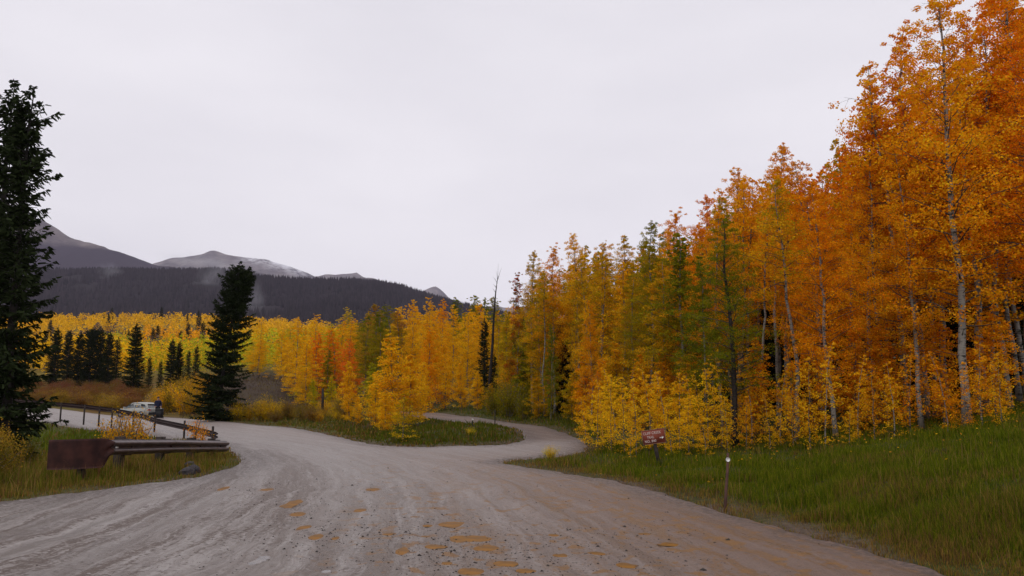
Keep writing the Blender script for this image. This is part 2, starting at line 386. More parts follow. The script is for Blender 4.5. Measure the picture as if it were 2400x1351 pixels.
# road sheet
Xr, Yr = polar(4.5, 125, 1.0062, -58, 40, 0.17)
Sr = sdf(Xr, Yr).reshape(Xr.shape) + (fbm(Xr * 1.9, Yr * 1.9, 101, 3) - 0.5) * 0.38 * sstep(60, 20, Yr)
fr = gridfaces(*Xr.shape)
keep = (Sr.ravel()[fr] < 0.10).any(1); fr = fr[keep]
used = np.unique(fr); remap = np.full(Xr.size, -1); remap[used] = np.arange(len(used)); fr = remap[fr]
xr, yr, sr = Xr.ravel()[used], Yr.ravel()[used], Sr.ravel()[used]
det = zroad_detail(xr, yr) * sstep(90, 45, yr) * sstep(0.2, -0.5, sr)
zr = zbase(xr, yr) + 0.012 + det - 0.07 * sstep(-0.10, 0.12, sr)
vv, uu = trackuv(xr, yr)
wet = np.zeros(len(xr))
for (a, b_, hl, hw, an, k_) in PUD:
    q = ((xr - a) / (hl * 1.6)) ** 2 + ((yr - b_) / (hw * 1.7)) ** 2
    wet = np.maximum(wet, np.exp(-q * 0.7))
ROADM, t, b = mat('wet_clay_road')
trk = node(t, 'ShaderNodeAttribute', attribute_name='track'); wt = node(t, 'ShaderNodeAttribute', attribute_name='wet'); ed = node(t, 'ShaderNodeAttribute', attribute_name='edge'); sdw = node(t, 'ShaderNodeAttribute', attribute_name='side')
tcn = node(t, 'ShaderNodeTexCoord')
wn = node(t, 'ShaderNodeTexNoise', Scale=0.55, Detail=3.0); t.links.new(tcn.outputs['Object'], wn.inputs['Vector'])
ws_ = node(t, 'ShaderNodeVectorMath', operation='MULTIPLY_ADD'); ws_.inputs[1].default_value = (0.55, 0.8, 0); t.links.new(wn.outputs['Color'], ws_.inputs[0]); t.links.new(trk.outputs['Vector'], ws_.inputs[2])
warp = ws_.outputs[0]
def streak(sx, sy, scale, detail, seed, rough=0.55):
    m_ = node(t, 'ShaderNodeMapping'); m_.inputs['Scale'].default_value = (sx, sy, 1); m_.inputs['Location'].default_value = (seed, seed * 2.3, 0)
    t.links.new(warp, m_.inputs[0])
    n = node(t, 'ShaderNodeTexNoise', Scale=scale, Detail=detail, Roughness=rough, Distortion=0.25); t.links.new(m_.outputs[0], n.inputs['Vector']); return n.outputs['Fac']
def ramp(src, p0, p1, c0=(0, 0, 0, 1), c1=(1, 1, 1, 1)):
    r = node(t, 'ShaderNodeValToRGB'); r.color_ramp.elements[0].position = p0; r.color_ramp.elements[1].position = p1
    r.color_ramp.elements[0].color = c0; r.color_ramp.elements[1].color = c1; t.links.new(src, r.inputs[0]); return r.outputs[0]
def mixc(fac, a, b):
    m_ = node(t, 'ShaderNodeMix', data_type='RGBA')
    if isinstance(fac, float): m_.inputs[0].default_value = fac
    else: t.links.new(fac, m_.inputs[0])
    for i, s_ in ((6, a), (7, b)):
        if isinstance(s_, tuple): m_.inputs[i].default_value = (*s_, 1)
        else: t.links.new(s_, m_.inputs[i])
    return m_.outputs[2]
def mth(op, a, b=None):
    m_ = node(t, 'ShaderNodeMath', operation=op)
    for i, s_ in ((0, a), (1, b)):
        if s_ is None: continue
        if isinstance(s_, (int, float)): m_.inputs[i].default_value = s_
        else: t.links.new(s_, m_.inputs[i])
    return m_.outputs[0]
s1 = streak(2.0, 0.10, 1.0, 6, 3.1, .62); s2 = streak(7.0, 0.34, 1.0, 9, 9.7, .74); s3 = streak(4.6, 0.32, 1.0, 9, 5.2, 0.72)
n0 = node(t, 'ShaderNodeTexNoise', Scale=14.0, Detail=5.0); t.links.new(tcn.outputs['Object'], n0.inputs['Vector'])
n1 = node(t, 'ShaderNodeTexNoise', Scale=0.35, Detail=3.0); t.links.new(tcn.outputs['Object'], n1.inputs['Vector'])
fine = node(t, 'ShaderNodeTexNoise', Scale=17.0, Detail=7.0, Roughness=0.68); t.links.new(tcn.outputs['Object'], fine.inputs['Vector'])
base = mixc(ramp(s2, 0.40, 0.58), (0.182, 0.146, 0.126), (0.345, 0.306, 0.284))
farm = node(t, 'ShaderNodeMapRange'); farm.inputs['From Min'].default_value = 10.0; farm.inputs['From Max'].default_value = 21.0; t.links.new(trk.outputs['Vector'], node(t, 'ShaderNodeSeparateXYZ', name='sep_far').inputs[0]); t.links.new(t.nodes['sep_far'].outputs['Y'], farm.inputs['Value'])
base = mixc(mth('MULTIPLY', farm.outputs[0], 0.72), base, (0.285, 0.250, 0.234))
base = mixc(mth('MULTIPLY', ramp(n0.outputs['Fac'], 0.46, 0.66), 0.7), base, (0.235, 0.203, 0.187))
sx = node(t, 'ShaderNodeSeparateXYZ'); t.links.new(trk.outputs['Vector'], sx.inputs[0])
def maprange(src, a, b_):
    m_ = node(t, 'ShaderNodeMapRange'); m_.inputs['From Min'].default_value = a; m_.inputs['From Max'].default_value = b_; t.links.new(src, m_.inputs['Value']); return m_.outputs[0]
left = maprange(sx.outputs['X'], 4.2, 1.4); right = maprange(sx.outputs['X'], 3.2, 6.6); mid = maprange(sx.outputs['X'], 2.0, 3.4); nearm = maprange(sx.outputs['Y'], 25.0, 11.0)
lanes = streak(2.2, 0.06, 1.0, 4, 21.0, .5)
blot = node(t, 'ShaderNodeTexNoise', Scale=1.5, Detail=6.0, Roughness=.65); t.links.new(tcn.outputs['Object'], blot.inputs['Vector'])
# brown mud pressed into the wheel lanes, broken up by clods
mudn = mth('ADD', mth('ADD', mth('ADD', mth('MULTIPLY', s3, 0.27), mth('MULTIPLY', fine.outputs['Fac'], 0.34)), mth('MULTIPLY', lanes, 0.33)), mth('MULTIPLY', blot.outputs['Fac'], 0.10))
mud = mth('MULTIPLY', ramp(mudn, 0.522, 0.548), mth('ADD', mth('MULTIPLY', left, 0.62), 0.26))
mud = mth('MULTIPLY', mud, mth('ADD', mth('MULTIPLY', nearm, 0.7), 0.3))
base = mixc(mud, base, (0.092, 0.057, 0.038))
tread = mth('MULTIPLY', ramp(streak(22.0, 0.35, 1.0, 4, 33.0, .65), 0.55, 0.61), mth('MULTIPLY', ramp(lanes, 0.45, 0.56), 0.5))
base = mixc(mth('MULTIPLY', tread, nearm), base, (0.10, 0.068, 0.05))
# damp wheel lanes: darker, smoother mud along the tracks
wetl = streak(3.1, 0.045, 1.0, 5, 47.0, .6)
damp = mth('MULTIPLY', ramp(mth('ADD', mth('MULTIPLY', wetl, .75), mth('MULTIPLY', fine.outputs['Fac'], .25)), 0.505, 0.560), mth('ADD', mth('MULTIPLY', nearm, 0.55), 0.22))
base = mixc(mth('MULTIPLY', damp, 0.72), base, (0.150, 0.115, 0.095))
# warm clay and ochre silt towards the right hand side
base = mixc(mth('MULTIPLY', right, mth('MULTIPLY', mth('ADD', mth('MULTIPLY', nearm, 0.75), 0.25), 0.86)), base, (0.172, 0.100, 0.066))
base = mixc(mth('MULTIPLY', sdw.outputs['Fac'], 0.9), base, (0.135, 0.088, 0.064))
och = mth('MULTIPLY', ramp(mth('ADD', mth('MULTIPLY', streak(5.0, 0.16, 1.0, 5, 14.2, 0.62), .7), mth('MULTIPLY', n0.outputs['Fac'], .3)), 0.515, 0.555), mth('MULTIPLY', right, nearm))
base = mixc(mth('MULTIPLY', och, 0.75), base, (0.195, 0.094, 0.024))
dab = node(t, 'ShaderNodeTexNoise', Scale=3.4, Detail=4.0, Roughness=.55); t.links.new(tcn.outputs['Object'], dab.inputs['Vector'])
och2 = mth('MULTIPLY', ramp(mth('ADD', mth('MULTIPLY', dab.outputs['Fac'], .8), mth('MULTIPLY', lanes, .2)), 0.566, 0.586), mth('MULTIPLY', mid, nearm))
base = mixc(mth('MULTIPLY', och2, 0.9), base, (0.225, 0.105, 0.020))
base = mixc(mth('MULTIPLY', wt.outputs['Fac'], 0.5), base, (0.17, 0.125, 0.10))
spk = mth('MULTIPLY', ramp(fine.outputs['Fac'], 0.575, 0.63), 0.5)
base = mixc(mth('MULTIPLY', spk, nearm), base, (0.06, 0.045, 0.038))
base = mixc(mth('MULTIPLY', ed.outputs['Fac'], ramp(n0.outputs['Fac'], 0.36, 0.56)), base, (0.075, 0.052, 0.042))
t.links.new(base, b.inputs['Base Color'])
ro = node(t, 'ShaderNodeMapRange'); ro.inputs['To Min'].default_value = 0.30; ro.inputs['To Max'].default_value = 0.78; t.links.new(s1, ro.inputs['Value'])
t.links.new(mth('SUBTRACT', ro.outputs[0], mth('MULTIPLY', damp, 0.26)), b.inputs['Roughness']); b.inputs['Specular IOR Level'].default_value = 0.45
hgt = mth('ADD', mth('ADD', mth('MULTIPLY', s2, 0.9), mth('MULTIPLY', s3, 1.0)), mth('MULTIPLY', fine.outputs['Fac'], 1.1))
bn = node(t, 'ShaderNodeBump', Strength=0.9, Distance=0.05); t.links.new(hgt, bn.inputs['Height']); t.links.new(bn.outputs[0], b.inputs['Normal'])
ro_ = obj('road', mesh('road', np.stack([xr, yr, zr], -1), fr, {'track': np.stack([vv, uu, np.zeros_like(vv)], -1), 'wet': wet, 'side': sstep(27.5, 31, yr) * (xr > np.interp(yr, [26, 33, 45, 60], [-3.5, -4.5, -8, -12])), 'edge': sstep(-0.9 - 0.9 * (xr < -4) * (yr < 26), 0.0, sr) * 0.95}, [ROADM], smooth=True))
tag(ro_, 'wet rutted pale clay road with a side road turning off', kind='structure')

# puddles
def water(name, col, rough, spec):
    m, t_, b_ = mat(name)
    n = node(t_, 'ShaderNodeTexNoise', Scale=5.0, Detail=3.0); tcn_ = node(t_, 'ShaderNodeTexCoord'); t_.links.new(tcn_.outputs['Object'], n.inputs['Vector'])
    r = node(t_, 'ShaderNodeValToRGB'); r.color_ramp.elements[0].position = .32; r.color_ramp.elements[1].position = .62; r.color_ramp.elements[0].color = (*[c_ * 0.5 + .02 for c_ in col], 1); r.color_ramp.elements[1].color = (*col, 1)
    t_.links.new(n.outputs['Fac'], r.inputs[0]); t_.links.new(r.outputs[0], b_.inputs['Base Color'])
    b_.inputs['Roughness'].default_value = rough; b_.inputs['Specular IOR Level'].default_value = spec
    return m
OCHRE = water('ochre_mud_water', (0.235, 0.105, 0.014), 0.45, 0.03)
CLEAR = water('standing_water', (0.15, 0.12, 0.10), 0.16, 0.35)
for i, (x, y, hl, hw, an, k_) in enumerate(PUD):
    th = np.arange(44) / 44 * 2 * np.pi; rr = 1.30 + (0.38 + .35 * k_) * (vnoise(np.cos(th) * 1.9 + i * 7.1, np.sin(th) * 1.9, 5) - 0.5) * 2 + (.16 + .2 * k_) * (vnoise(th * 3.2 + i, 0 * th, 8) - .5) * 2
    V = np.concatenate([[[0, 0, 0]], np.stack([np.cos(th) * rr * hl, np.sin(th) * rr * hw, th * 0], -1)])
    f_ = [(0, j + 1, (j + 1) % 44 + 1) for j in range(44)]
    zb = float(zbase(x, y)) + 0.012 - 0.0205 + 0.0003 * (i % 7)
    p = obj('puddle', mesh('puddle', V, f_, mats=[CLEAR if k_ else OCHRE]), loc=(x, y, zb))
    tag(p, 'clear puddle mirroring the sky in the muddy road' if k_ else 'ochre muddy puddle lying in a rut of the road', None, 'puddles in the ruts of the road', 'structure')

# pebbles on the road
def ico(n, centers, size, seed, name, matl):
    r2 = np.random.default_rng(seed)
    base_ = np.array([(1, 0, 0), (-1, 0, 0), (0, 1, 0), (0, -1, 0), (0, 0, 1), (0, 0, -1)], float)
    fc = np.array([(0, 2, 4), (2, 1, 4), (1, 3, 4), (3, 0, 4), (2, 0, 5), (1, 2, 5), (3, 1, 5), (0, 3, 5)])
    V = base_[None] * (size[:, None, None] * r2.uniform(.6, 1.3, (n, 6, 1))) * np.array([1, 1, 0.7])
    V = V + centers[:, None]
    Fc = fc[None] + 6 * np.arange(n)[:, None, None]
    return mesh(name, V.reshape(-1, 3), Fc.reshape(-1, 3), mats=[matl])
GRAVEL = simple('road_gravel', (0.06, 0.05, 0.045), 0.8, 0.15, scale=40, col2=(0.02, 0.017, 0.015))
px_, py_ = [], []
pts = []
while len(pts) < 3600:
    if random.random() < 0.75:
        a = random.choice(PUD[:29]); x = a[0] + random.gauss(0, 0.42); y = a[1] + random.gauss(0, 0.62)
    else:
        y = random.uniform(7, 24); x = random.uniform(-5, 4.2)
        if random.random() > 0.25 + 0.75 * (x > -2): continue
    pts.append((x, y))
pts = np.array(pts); sp = sdf(pts[:, 0], pts[:, 1]); pts = pts[sp < -0.1]
zz = zbase(pts[:, 0], pts[:, 1]) + 0.012 + zroad_detail(pts[:, 0], pts[:, 1])
sz = np.clip(rng.lognormal(math.log(0.0065), 0.5, len(pts)), 0.004, 0.032)
tag(obj('road_gravel', ico(len(pts), np.column_stack([pts, zz]), sz, 3, 'road_gravel', GRAVEL)), 'dark loose gravel scattered over the wet road', None, None, 'stuff')

# ------------------------------------------------------------------ mountains and haze
def heightfield(name, x0, x1, nx, y0, y1, ny, fn, material, smooth=True):
    xs = np.linspace(x0, x1, nx); ys = np.linspace(y0, y1, ny); Xm, Ym = np.meshgrid(xs, ys, indexing='ij'); Zm = fn(Xm, Ym)
    return obj(name, mesh(name, np.stack([Xm, Ym, Zm], -1), gridfaces(nx, ny)[:, ::-1], mats=[material], smooth=smooth)), fn
def crest_fn(Dm, pts_, front, back, base, spur, seed, w_spur):
    xs = [tanx(p) * Dm for p, q in pts_]; hs = [at(p, q, Dm).z for p, q in pts_]
    def fn(x, y):
        h = np.interp(x, xs, hs) + (Dm > 3000) * 22 * (fbm(x / 85.0, 0 * x + seed, seed, 4) - .5)
        t_ = np.where(y < Dm, (y - (Dm - front)) / front, 1 - (y - Dm) / back); t_ = np.clip(t_, 0, 1)
        rid = 1 - np.abs(2 * fbm(x / w_spur, y / (w_spur * 2.2), seed, 4) - 1)
        prof = t_ ** 1.08
        env = np.sin(np.pi * np.clip(t_, 0, 1)) ** 1.0
        return base + (h - base) * prof + spur * env * (rid - 0.75)
    return fn
ROCK, t, b = mat('alpine_rock')
tcn = node(t, 'ShaderNodeTexCoord'); n = node(t, 'ShaderNodeTexNoise', Scale=0.010, Detail=9.0, Roughness=0.66); t.links.new(tcn.outputs['Object'], n.inputs['Vector'])
ge = node(t, 'ShaderNodeSeparateXYZ'); t.links.new(tcn.outputs['Object'], ge.inputs[0])
tree_line = mth('ADD', ge.outputs['Z'], mth('MULTIPLY', mth('SUBTRACT', n.outputs['Fac'], 0.5), 90.0))
tl = node(t, 'ShaderNodeMapRange'); tl.inputs['From Min'].default_value = 672.0; tl.inputs['From Max'].default_value = 705.0; t.links.new(tree_line, tl.inputs['Value'])
rock = mixc(ramp(n.outputs['Fac'], 0.35, 0.68), (0.065, 0.056, 0.066), (0.19, 0.16, 0.15))
base = mixc(tl.outputs[0], (0.032, 0.026, 0.036), rock)
t.links.new(base, b.inputs['Base Color']); b.inputs['Roughness'].default_value = 0.95; b.inputs['Specular IOR Level'].default_value = 0.05
ROCK2, t, b = mat('alpine_rock_with_snow')
tcn = node(t, 'ShaderNodeTexCoord'); n = node(t, 'ShaderNodeTexNoise', Scale=0.010, Detail=9.0, Roughness=0.66); t.links.new(tcn.outputs['Object'], n.inputs['Vector'])
n2 = node(t, 'ShaderNodeTexNoise', Scale=0.02, Detail=6.0, Roughness=0.7); t.links.new(tcn.outputs['Object'], n2.inputs['Vector'])
ge = node(t, 'ShaderNodeSeparateXYZ'); t.links.new(tcn.outputs['Object'], ge.inputs[0])
rock = mixc(ramp(n.outputs['Fac'], 0.35, 0.68), (0.075, 0.068, 0.082), (0.25, 0.225, 0.225))
xa = node(t, 'ShaderNodeMapRange'); xa.inputs['From Min'].default_value = tanx(540) * 4300; xa.inputs['From Max'].default_value = tanx(585) * 4300; t.links.new(ge.outputs['X'], xa.inputs['Value'])
xb = node(t, 'ShaderNodeMapRange'); xb.inputs['From Min'].default_value = tanx(735) * 4300; xb.inputs['From Max'].default_value = tanx(690) * 4300; t.links.new(ge.outputs['X'], xb.inputs['Value'])
ys_ = node(t, 'ShaderNodeMapRange'); ys_.inputs['From Min'].default_value = 4150.0; ys_.inputs['From Max'].default_value = 4290.0; t.links.new(ge.outputs['Y'], ys_.inputs['Value'])
sn = mth('MULTIPLY', mth('MULTIPLY', xa.outputs[0], xb.outputs[0]), ys_.outputs[0])
sn = mth('MULTIPLY', sn, ramp(n2.outputs['Fac'], 0.40, 0.56))
base = mixc(sn, rock, (0.62, 0.62, 0.66))
t.links.new(base, b.inputs['Base Color']); b.inputs['Roughness'].default_value = 0.9; b.inputs['Specular IOR Level'].default_value = 0.05

f_left = crest_fn(3600, [(-900, 420), (-300, 470), (0, 500), (60, 515), (105, 537), (150, 558), (190, 565), (245, 586), (320, 611), (360, 622), (460, 640), (700, 700), (1000, 790)], 1500, 1400, 60, 110, 11, 300)
o, _ = heightfield('mountain', -3600, 300, 170, 2100, 4900, 110, f_left, ROCK); tag(o, 'purple grey mountain shoulder with a bare tan top behind the spruce', kind='structure')
f_mid = crest_fn(4300, [(0, 680), (220, 650), (300, 628), (350, 613), (400, 603), (440, 596), (480, 588), (510, 595), (540, 601), (565, 600), (620, 608), (660, 622), (700, 637), (730, 650), (760, 644), (800, 640), (828, 637), (850, 652), (884, 655), (900, 664), (960, 690), (1100, 720)], 1500, 1400, 60, 120, 23, 260)
o, _ = heightfield('mountain', -3400, 200, 190, 2850, 5600, 110, f_mid, ROCK2); tag(o, 'rounded grey peaks with a dusting of fresh snow on the crest', kind='structure')
f_far = crest_fn(5200, [(900, 760), (950, 715), (975, 685), (1000, 671), (1015, 667), (1030, 676), (1055, 700), (1100, 730), (1300, 800)], 1300, 1200, 60, 60, 37, 300)
o, _ = heightfield('mountain', -1400, 500, 90, 3950, 6300, 70, f_far, ROCK2); tag(o, 'small pointed grey peak beyond the end of the wooded ridge', kind='structure')
RIDGE = simple('wooded_ridge_soil', (0.022, 0.018, 0.019), 0.95, 0.05, scale=0.02, col2=(0.016, 0.014, 0.015))
f_rid = crest_fn(2000, [(-1500, 560), (-400, 610), (0, 636), (100, 640), (250, 638), (400, 640), (500, 638), (560, 650), (620, 656), (700, 662), (800, 662), (880, 667), (940, 678), (980, 692), (1050, 712), (1150, 735), (1300, 770), (1600, 800), (2600, 800), (4000, 760)], 950, 1100, 45, 46, 47, 230)
o, _ = heightfield('mountain', -4200, 3600, 260, 1030, 3100, 90, f_rid, RIDGE); tag(o, 'long dark ridge across the valley under a conifer forest', kind='structure')

def far_conifers():
    n = 30000
    y = rng.uniform(1060, 2040, n); y = np.where(rng.random(n) < 0.30, rng.uniform(1880, 2020, n), y)
    px = rng.uniform(40, 1320, n); x = (px - 1200) / F * y
    dn = fbm(x / 120, y / 120, 5, 3); keep = dn > 0.33; x, y = x[keep], y[keep]; n = len(x)
    z = f_rid(x, y) - 1.0
    h = rng.uniform(9, 19, n); r_ = h * rng.uniform(.16, .24, n); a0 = rng.uniform(0, 6.28, n)
    V = np.zeros((n, 5, 3))
    for k in range(4):
        V[:, k] = np.stack([x + r_ * np.cos(a0 + k * 1.5708), y + r_ * np.sin(a0 + k * 1.5708), z], -1)
    V[:, 4] = np.stack([x + rng.normal(0, .4, n), y, z + h], -1)
    Fc = np.array([(0, 1, 4), (1, 2, 4), (2, 3, 4), (3, 0, 4)])[None] + 5 * np.arange(n)[:, None, None]
    tone = rng.uniform(.55, 1.5, n) * (0.6 + 0.8 * fbm(x / 260, y / 260, 15, 3))
    tint = np.repeat((np.array([0.024, 0.020, 0.022])[None] * tone[:, None])[:, None], 5, 1)
    m = mesh('far_conifer_forest', V.reshape(-1, 3), Fc.reshape(-1, 3), {'tint': tint.reshape(-1, 3)}, [TINT_OPAQUE])
    tag(obj('far_conifer_forest', m), 'dark conifer forest covering the long ridge', None, None, 'stuff')
far_conifers()

def far_aspens():
    N = 5200
    px = rng.uniform(-150, 1250, N); d = np.exp(rng.uniform(math.log(175), math.log(640), N)); keep = ~((d < 230) & (px < 90))
    px, d = px[keep], d[keep]
    x = (px - 1200) / F * d; y = d
    z = zbase(x, y)
    spot = fbm(x / 40, y / 40, 201, 3); n = len(x)
    hgt = rng.uniform(7, 11, n)
    gr = fbm(x / 120 + 9, y / 80, 211, 2)
    yel = np.array([0.84, 0.48, 0.012]); lime = np.array([0.46, 0.44, 0.018]); ora = np.array([0.90, 0.42, 0.010]); bare = np.array([0.16, 0.11, 0.08])
    pal = yel[None] * np.ones((n, 1))
    band = (d < 310)
    pal = np.where((band & (gr > 0.40) & (px > 170))[:, None], lime, pal); pal = np.where(((gr > .58) & (d < 380))[:, None], lime * 1.1, pal)
    pal = np.where(((px > 330) & (px < 500) & (d > 320) & (d < 470))[:, None], ora, pal)
    isb = (fbm(x / 30, y / 30, 221, 2) > 0.80); pal = np.where(isb[:, None], bare, pal)
    pal = pal * rng.uniform(.8, 1.12, (n, 1))
    m = 44
    u = rng.normal(0, 1, (n, m, 3)); u /= np.linalg.norm(u, axis=2)[..., None]
    rad = rng.uniform(.35, 1.0, (n, m, 1)) ** 0.5
    rx = hgt * rng.uniform(.20, .28, n)
    C = u * rad * np.stack([rx, rx, hgt * .42], -1)[:, None] + np.stack([x, y, z + hgt * .56], -1)[:, None]
    sz = (hgt * 0.085)[:, None] * rng.uniform(.6, 1.3, (n, m)) * np.clip(d / 330, .62, 1.3)[:, None]
    tint = pal[:, None] * rng.uniform(.86, 1.10, (n, m, 1))
    V, Q = leaf_quads(C.reshape(-1, 3), sz.ravel())
    me_ = mesh('far_aspen_wood', V, Q, {'tint': np.repeat(tint.reshape(-1, 3), 4, 0)}, [TINT])
    tag(obj('far_aspen_wood', me_), 'far hillside woods of yellow and lime aspens below the ridge', None, None, 'stuff')
def leaf_quads(C, size, bias=0.5, aspect=1.0, r_=rng):
    n = len(C); N_ = r_.normal(0, 1, (n, 3)); N_[:, 2] = np.abs(N_[:, 2]) + bias
    N_ /= np.linalg.norm(N_, axis=1)[:, None]
    A = np.cross(N_, r_.normal(0, 1, (n, 3))); A /= np.linalg.norm(A, axis=1)[:, None] + 1e-9; B = np.cross(N_, A)
    s = np.broadcast_to(size, (n,))[:, None] * .5
    V = np.stack([C - A * s, C - B * s * .85 * aspect, C + A * s * 1.15, C + B * s * .85 * aspect], 1)
    return V.reshape(-1, 3), np.arange(n * 4).reshape(n, 4)
far_aspens()

# ------------------------------------------------------------------ tree makers (meshes shared between alike trees)
def ball(r_, m, sig):
    u = r_.normal(0, 1, (m, 3)); u /= np.linalg.norm(u, axis=1)[:, None]
    return u * (r_.random(m) ** .45)[:, None] * np.array(sig)
def woody(mb, n_thick, mats_, name='trunk'):
    """thick tubes first (n_thick faces) in the first material, twigs in the second"""
    q = np.concatenate(mb.q); tr_ = np.concatenate(mb.t) if mb.t else np.zeros((0, 3), int)
    mi = np.concatenate([(np.arange(len(q)) >= n_thick).astype(int), np.zeros(len(tr_), int)])
    return mesh(name, np.concatenate(mb.v), [q, tr_] if len(tr_) else [q], mats=mats_, midx=mi, smooth=True)
def aspen_mesh(seed, H=12.0, crown0=0.34, Rmax=2.0, nb=92, per=84, leaf=0.060, lean=0.25, dark=False, spread=1.0, trunk_r=0.092, sig=.36, sparse=1.0, pale=True):
    r_ = np.random.default_rng(seed)
    mb = MB(); sc = H / 12.0
    tt_ = np.linspace(0, 1, 14); wob = np.cumsum(r_.normal(0, .05 * sc, (14, 2)), 0); wob -= wob[0]
    lx = np.array([r_.normal(0, lean), r_.normal(0, lean)])
    P = np.column_stack([wob[:, 0] + lx[0] * tt_ ** 2, wob[:, 1] + lx[1] * tt_ ** 2, tt_ * H * 0.985])
    rad = trunk_r * (1 - tt_) ** 0.8 + 0.1 * trunk_r; rad[0] *= 1.35
    mb.tube(P, rad, 8); n_thick = len(mb.q[0])
    def trunk_at(h):
        return np.array([np.interp(h, P[:, 2], P[:, 0]), np.interp(h, P[:, 2], P[:, 1]), h])
    C = []; CL = []
    for i in range(9):
        h = H * r_.uniform(.1, crown0 + .1); a = r_.uniform(0, 6.283); L = r_.uniform(.3, .9) * sc; p0 = trunk_at(h)
        p1 = p0 + np.array([math.cos(a) * L, math.sin(a) * L, r_.uniform(-.1, .25) * sc]); mb.tube([p0, (p0 + p1) / 2 + r_.normal(0, .04 * sc, 3), p1], [.12 * trunk_r, .08 * trunk_r, .03 * trunk_r], 4, False)
    for i in range(nb):
        t_ = (i + r_.random()) / nb; t_ = t_ ** 0.80
        h = H * (crown0 + (0.985 - crown0) * t_)
        prof = min(1.0, 0.45 + t_ / 0.25 * 0.55) * (1 - t_) ** 0.66 + 0.07
        L = Rmax * prof * r_.uniform(.5, 1.2) * spread
        a = i * 2.39996 + r_.normal(0, .5); el = r_.uniform(.0, .6) + .45 * t_
        d = np.array([math.cos(a) * math.cos(el), math.sin(a) * math.cos(el), math.sin(el)])
        p0 = trunk_at(h); p1 = p0 + d * L * .5 + r_.normal(0, .05 * sc, 3); p2 = p0 + d * L + np.array([0, 0, -.06 * L]) + r_.normal(0, .06 * sc, 3)
        br = max(.06 * trunk_r, trunk_r * .26 * (1 - t_) + .05 * trunk_r)
        mb.tube([p0, p1, p2], [br, br * .6, .03 * trunk_r], 4, False)
        nc = max(2, int(4.6 * L / Rmax + 1.9))
        for k in range(nc):
            s = 1.0 if k == 0 else r_.uniform(.12, 1.0); c = p0 + (p2 - p0) * s + r_.normal(0, .22 * sc * (.35 + L / Rmax), 3)
            big = r_.uniform(.55, 1.25); tp_ = .30 + .70 * min(1.0, (1 - t_) / .55); m = int(per * big ** 2 * sparse * (.25 + .75 * tp_)) + 3
            C.append(c + ball(r_, m, np.array([1, 1, .62]) * sig * big * tp_)); CL.append(np.full(m, r_.random()))
            if k < 3: mb.tube([p0 + (p2 - p0) * s * .8, c], [br * .45, .025 * trunk_r], 3, False)
    C = np.concatenate(C); CL = np.concatenate(CL); C[:, 2] = np.maximum(C[:, 2], .03)
    V, Q = leaf_quads(C, leaf * r_.uniform(.65, 1.25, len(C)), .3, 1.0, r_)
    lf = np.repeat(r_.random(len(C)), 4)
    crown = mesh('crown', V, Q, {'clump': np.repeat(CL, 4), 'leaf': lf}, [LEAF])
    return woody(mb, n_thick, [BARK_DARK if dark else (BARK_PALE if pale else BARK_GREY), BARK_TWIG]), crown
def shrub_mesh(seed, H=1.6, Rr=1.1, stems=26, per=34, leaf=0.06, low=0.25, upright=0.5):
    r_ = np.random.default_rng(seed); mb = MB(); C = []; CL = []
    for i in range(stems):
        a = r_.uniform(0, 6.283); q = r_.random() ** .6; L = H * r_.uniform(.6, 1.0) * (1 - .28 * q * (1 - upright))
        p0 = np.array([math.cos(a) * .12, math.sin(a) * .12, 0]) * Rr * r_.random()
        p2 = np.array([math.cos(a) * Rr * q, math.sin(a) * Rr * q, L]); p1 = (p0 + p2) / 2 + np.array([math.cos(a), math.sin(a), .3]) * -.08 * H
        mb.tube([p0, p1, p2], [.014, .009, .003], 4, False)
        for k in range(5):
            s = r_.uniform(low, 1.03); c = (1 - s) ** 2 * p0 + 2 * s * (1 - s) * p1 + s * s * p2 + r_.normal(0, .10 * Rr, 3); c[2] = max(c[2], .06)
            m = int(per * r_.uniform(.4, 1.4)); C.append(c + r_.normal(0, .13 * (H / 1.6) ** .5, (m, 3))); CL.append(np.full(m, r_.random()))
    C = np.concatenate(C); CL = np.concatenate(CL); C[:, 2] = np.maximum(C[:, 2], .02)
    V, Q = leaf_quads(C, leaf * r_.uniform(.7, 1.3, len(C)), .2, .75, r_)
    crown = mesh('crown', V, Q, {'clump': np.repeat(CL, 4), 'leaf': np.repeat(r_.random(len(C)), 4)}, [LEAF])
    trunk = mesh('stem', np.concatenate(mb.v), [np.concatenate(a) for a in (mb.q, mb.t) if a], mats=[BARK_GREY], smooth=True)
    return trunk, crown
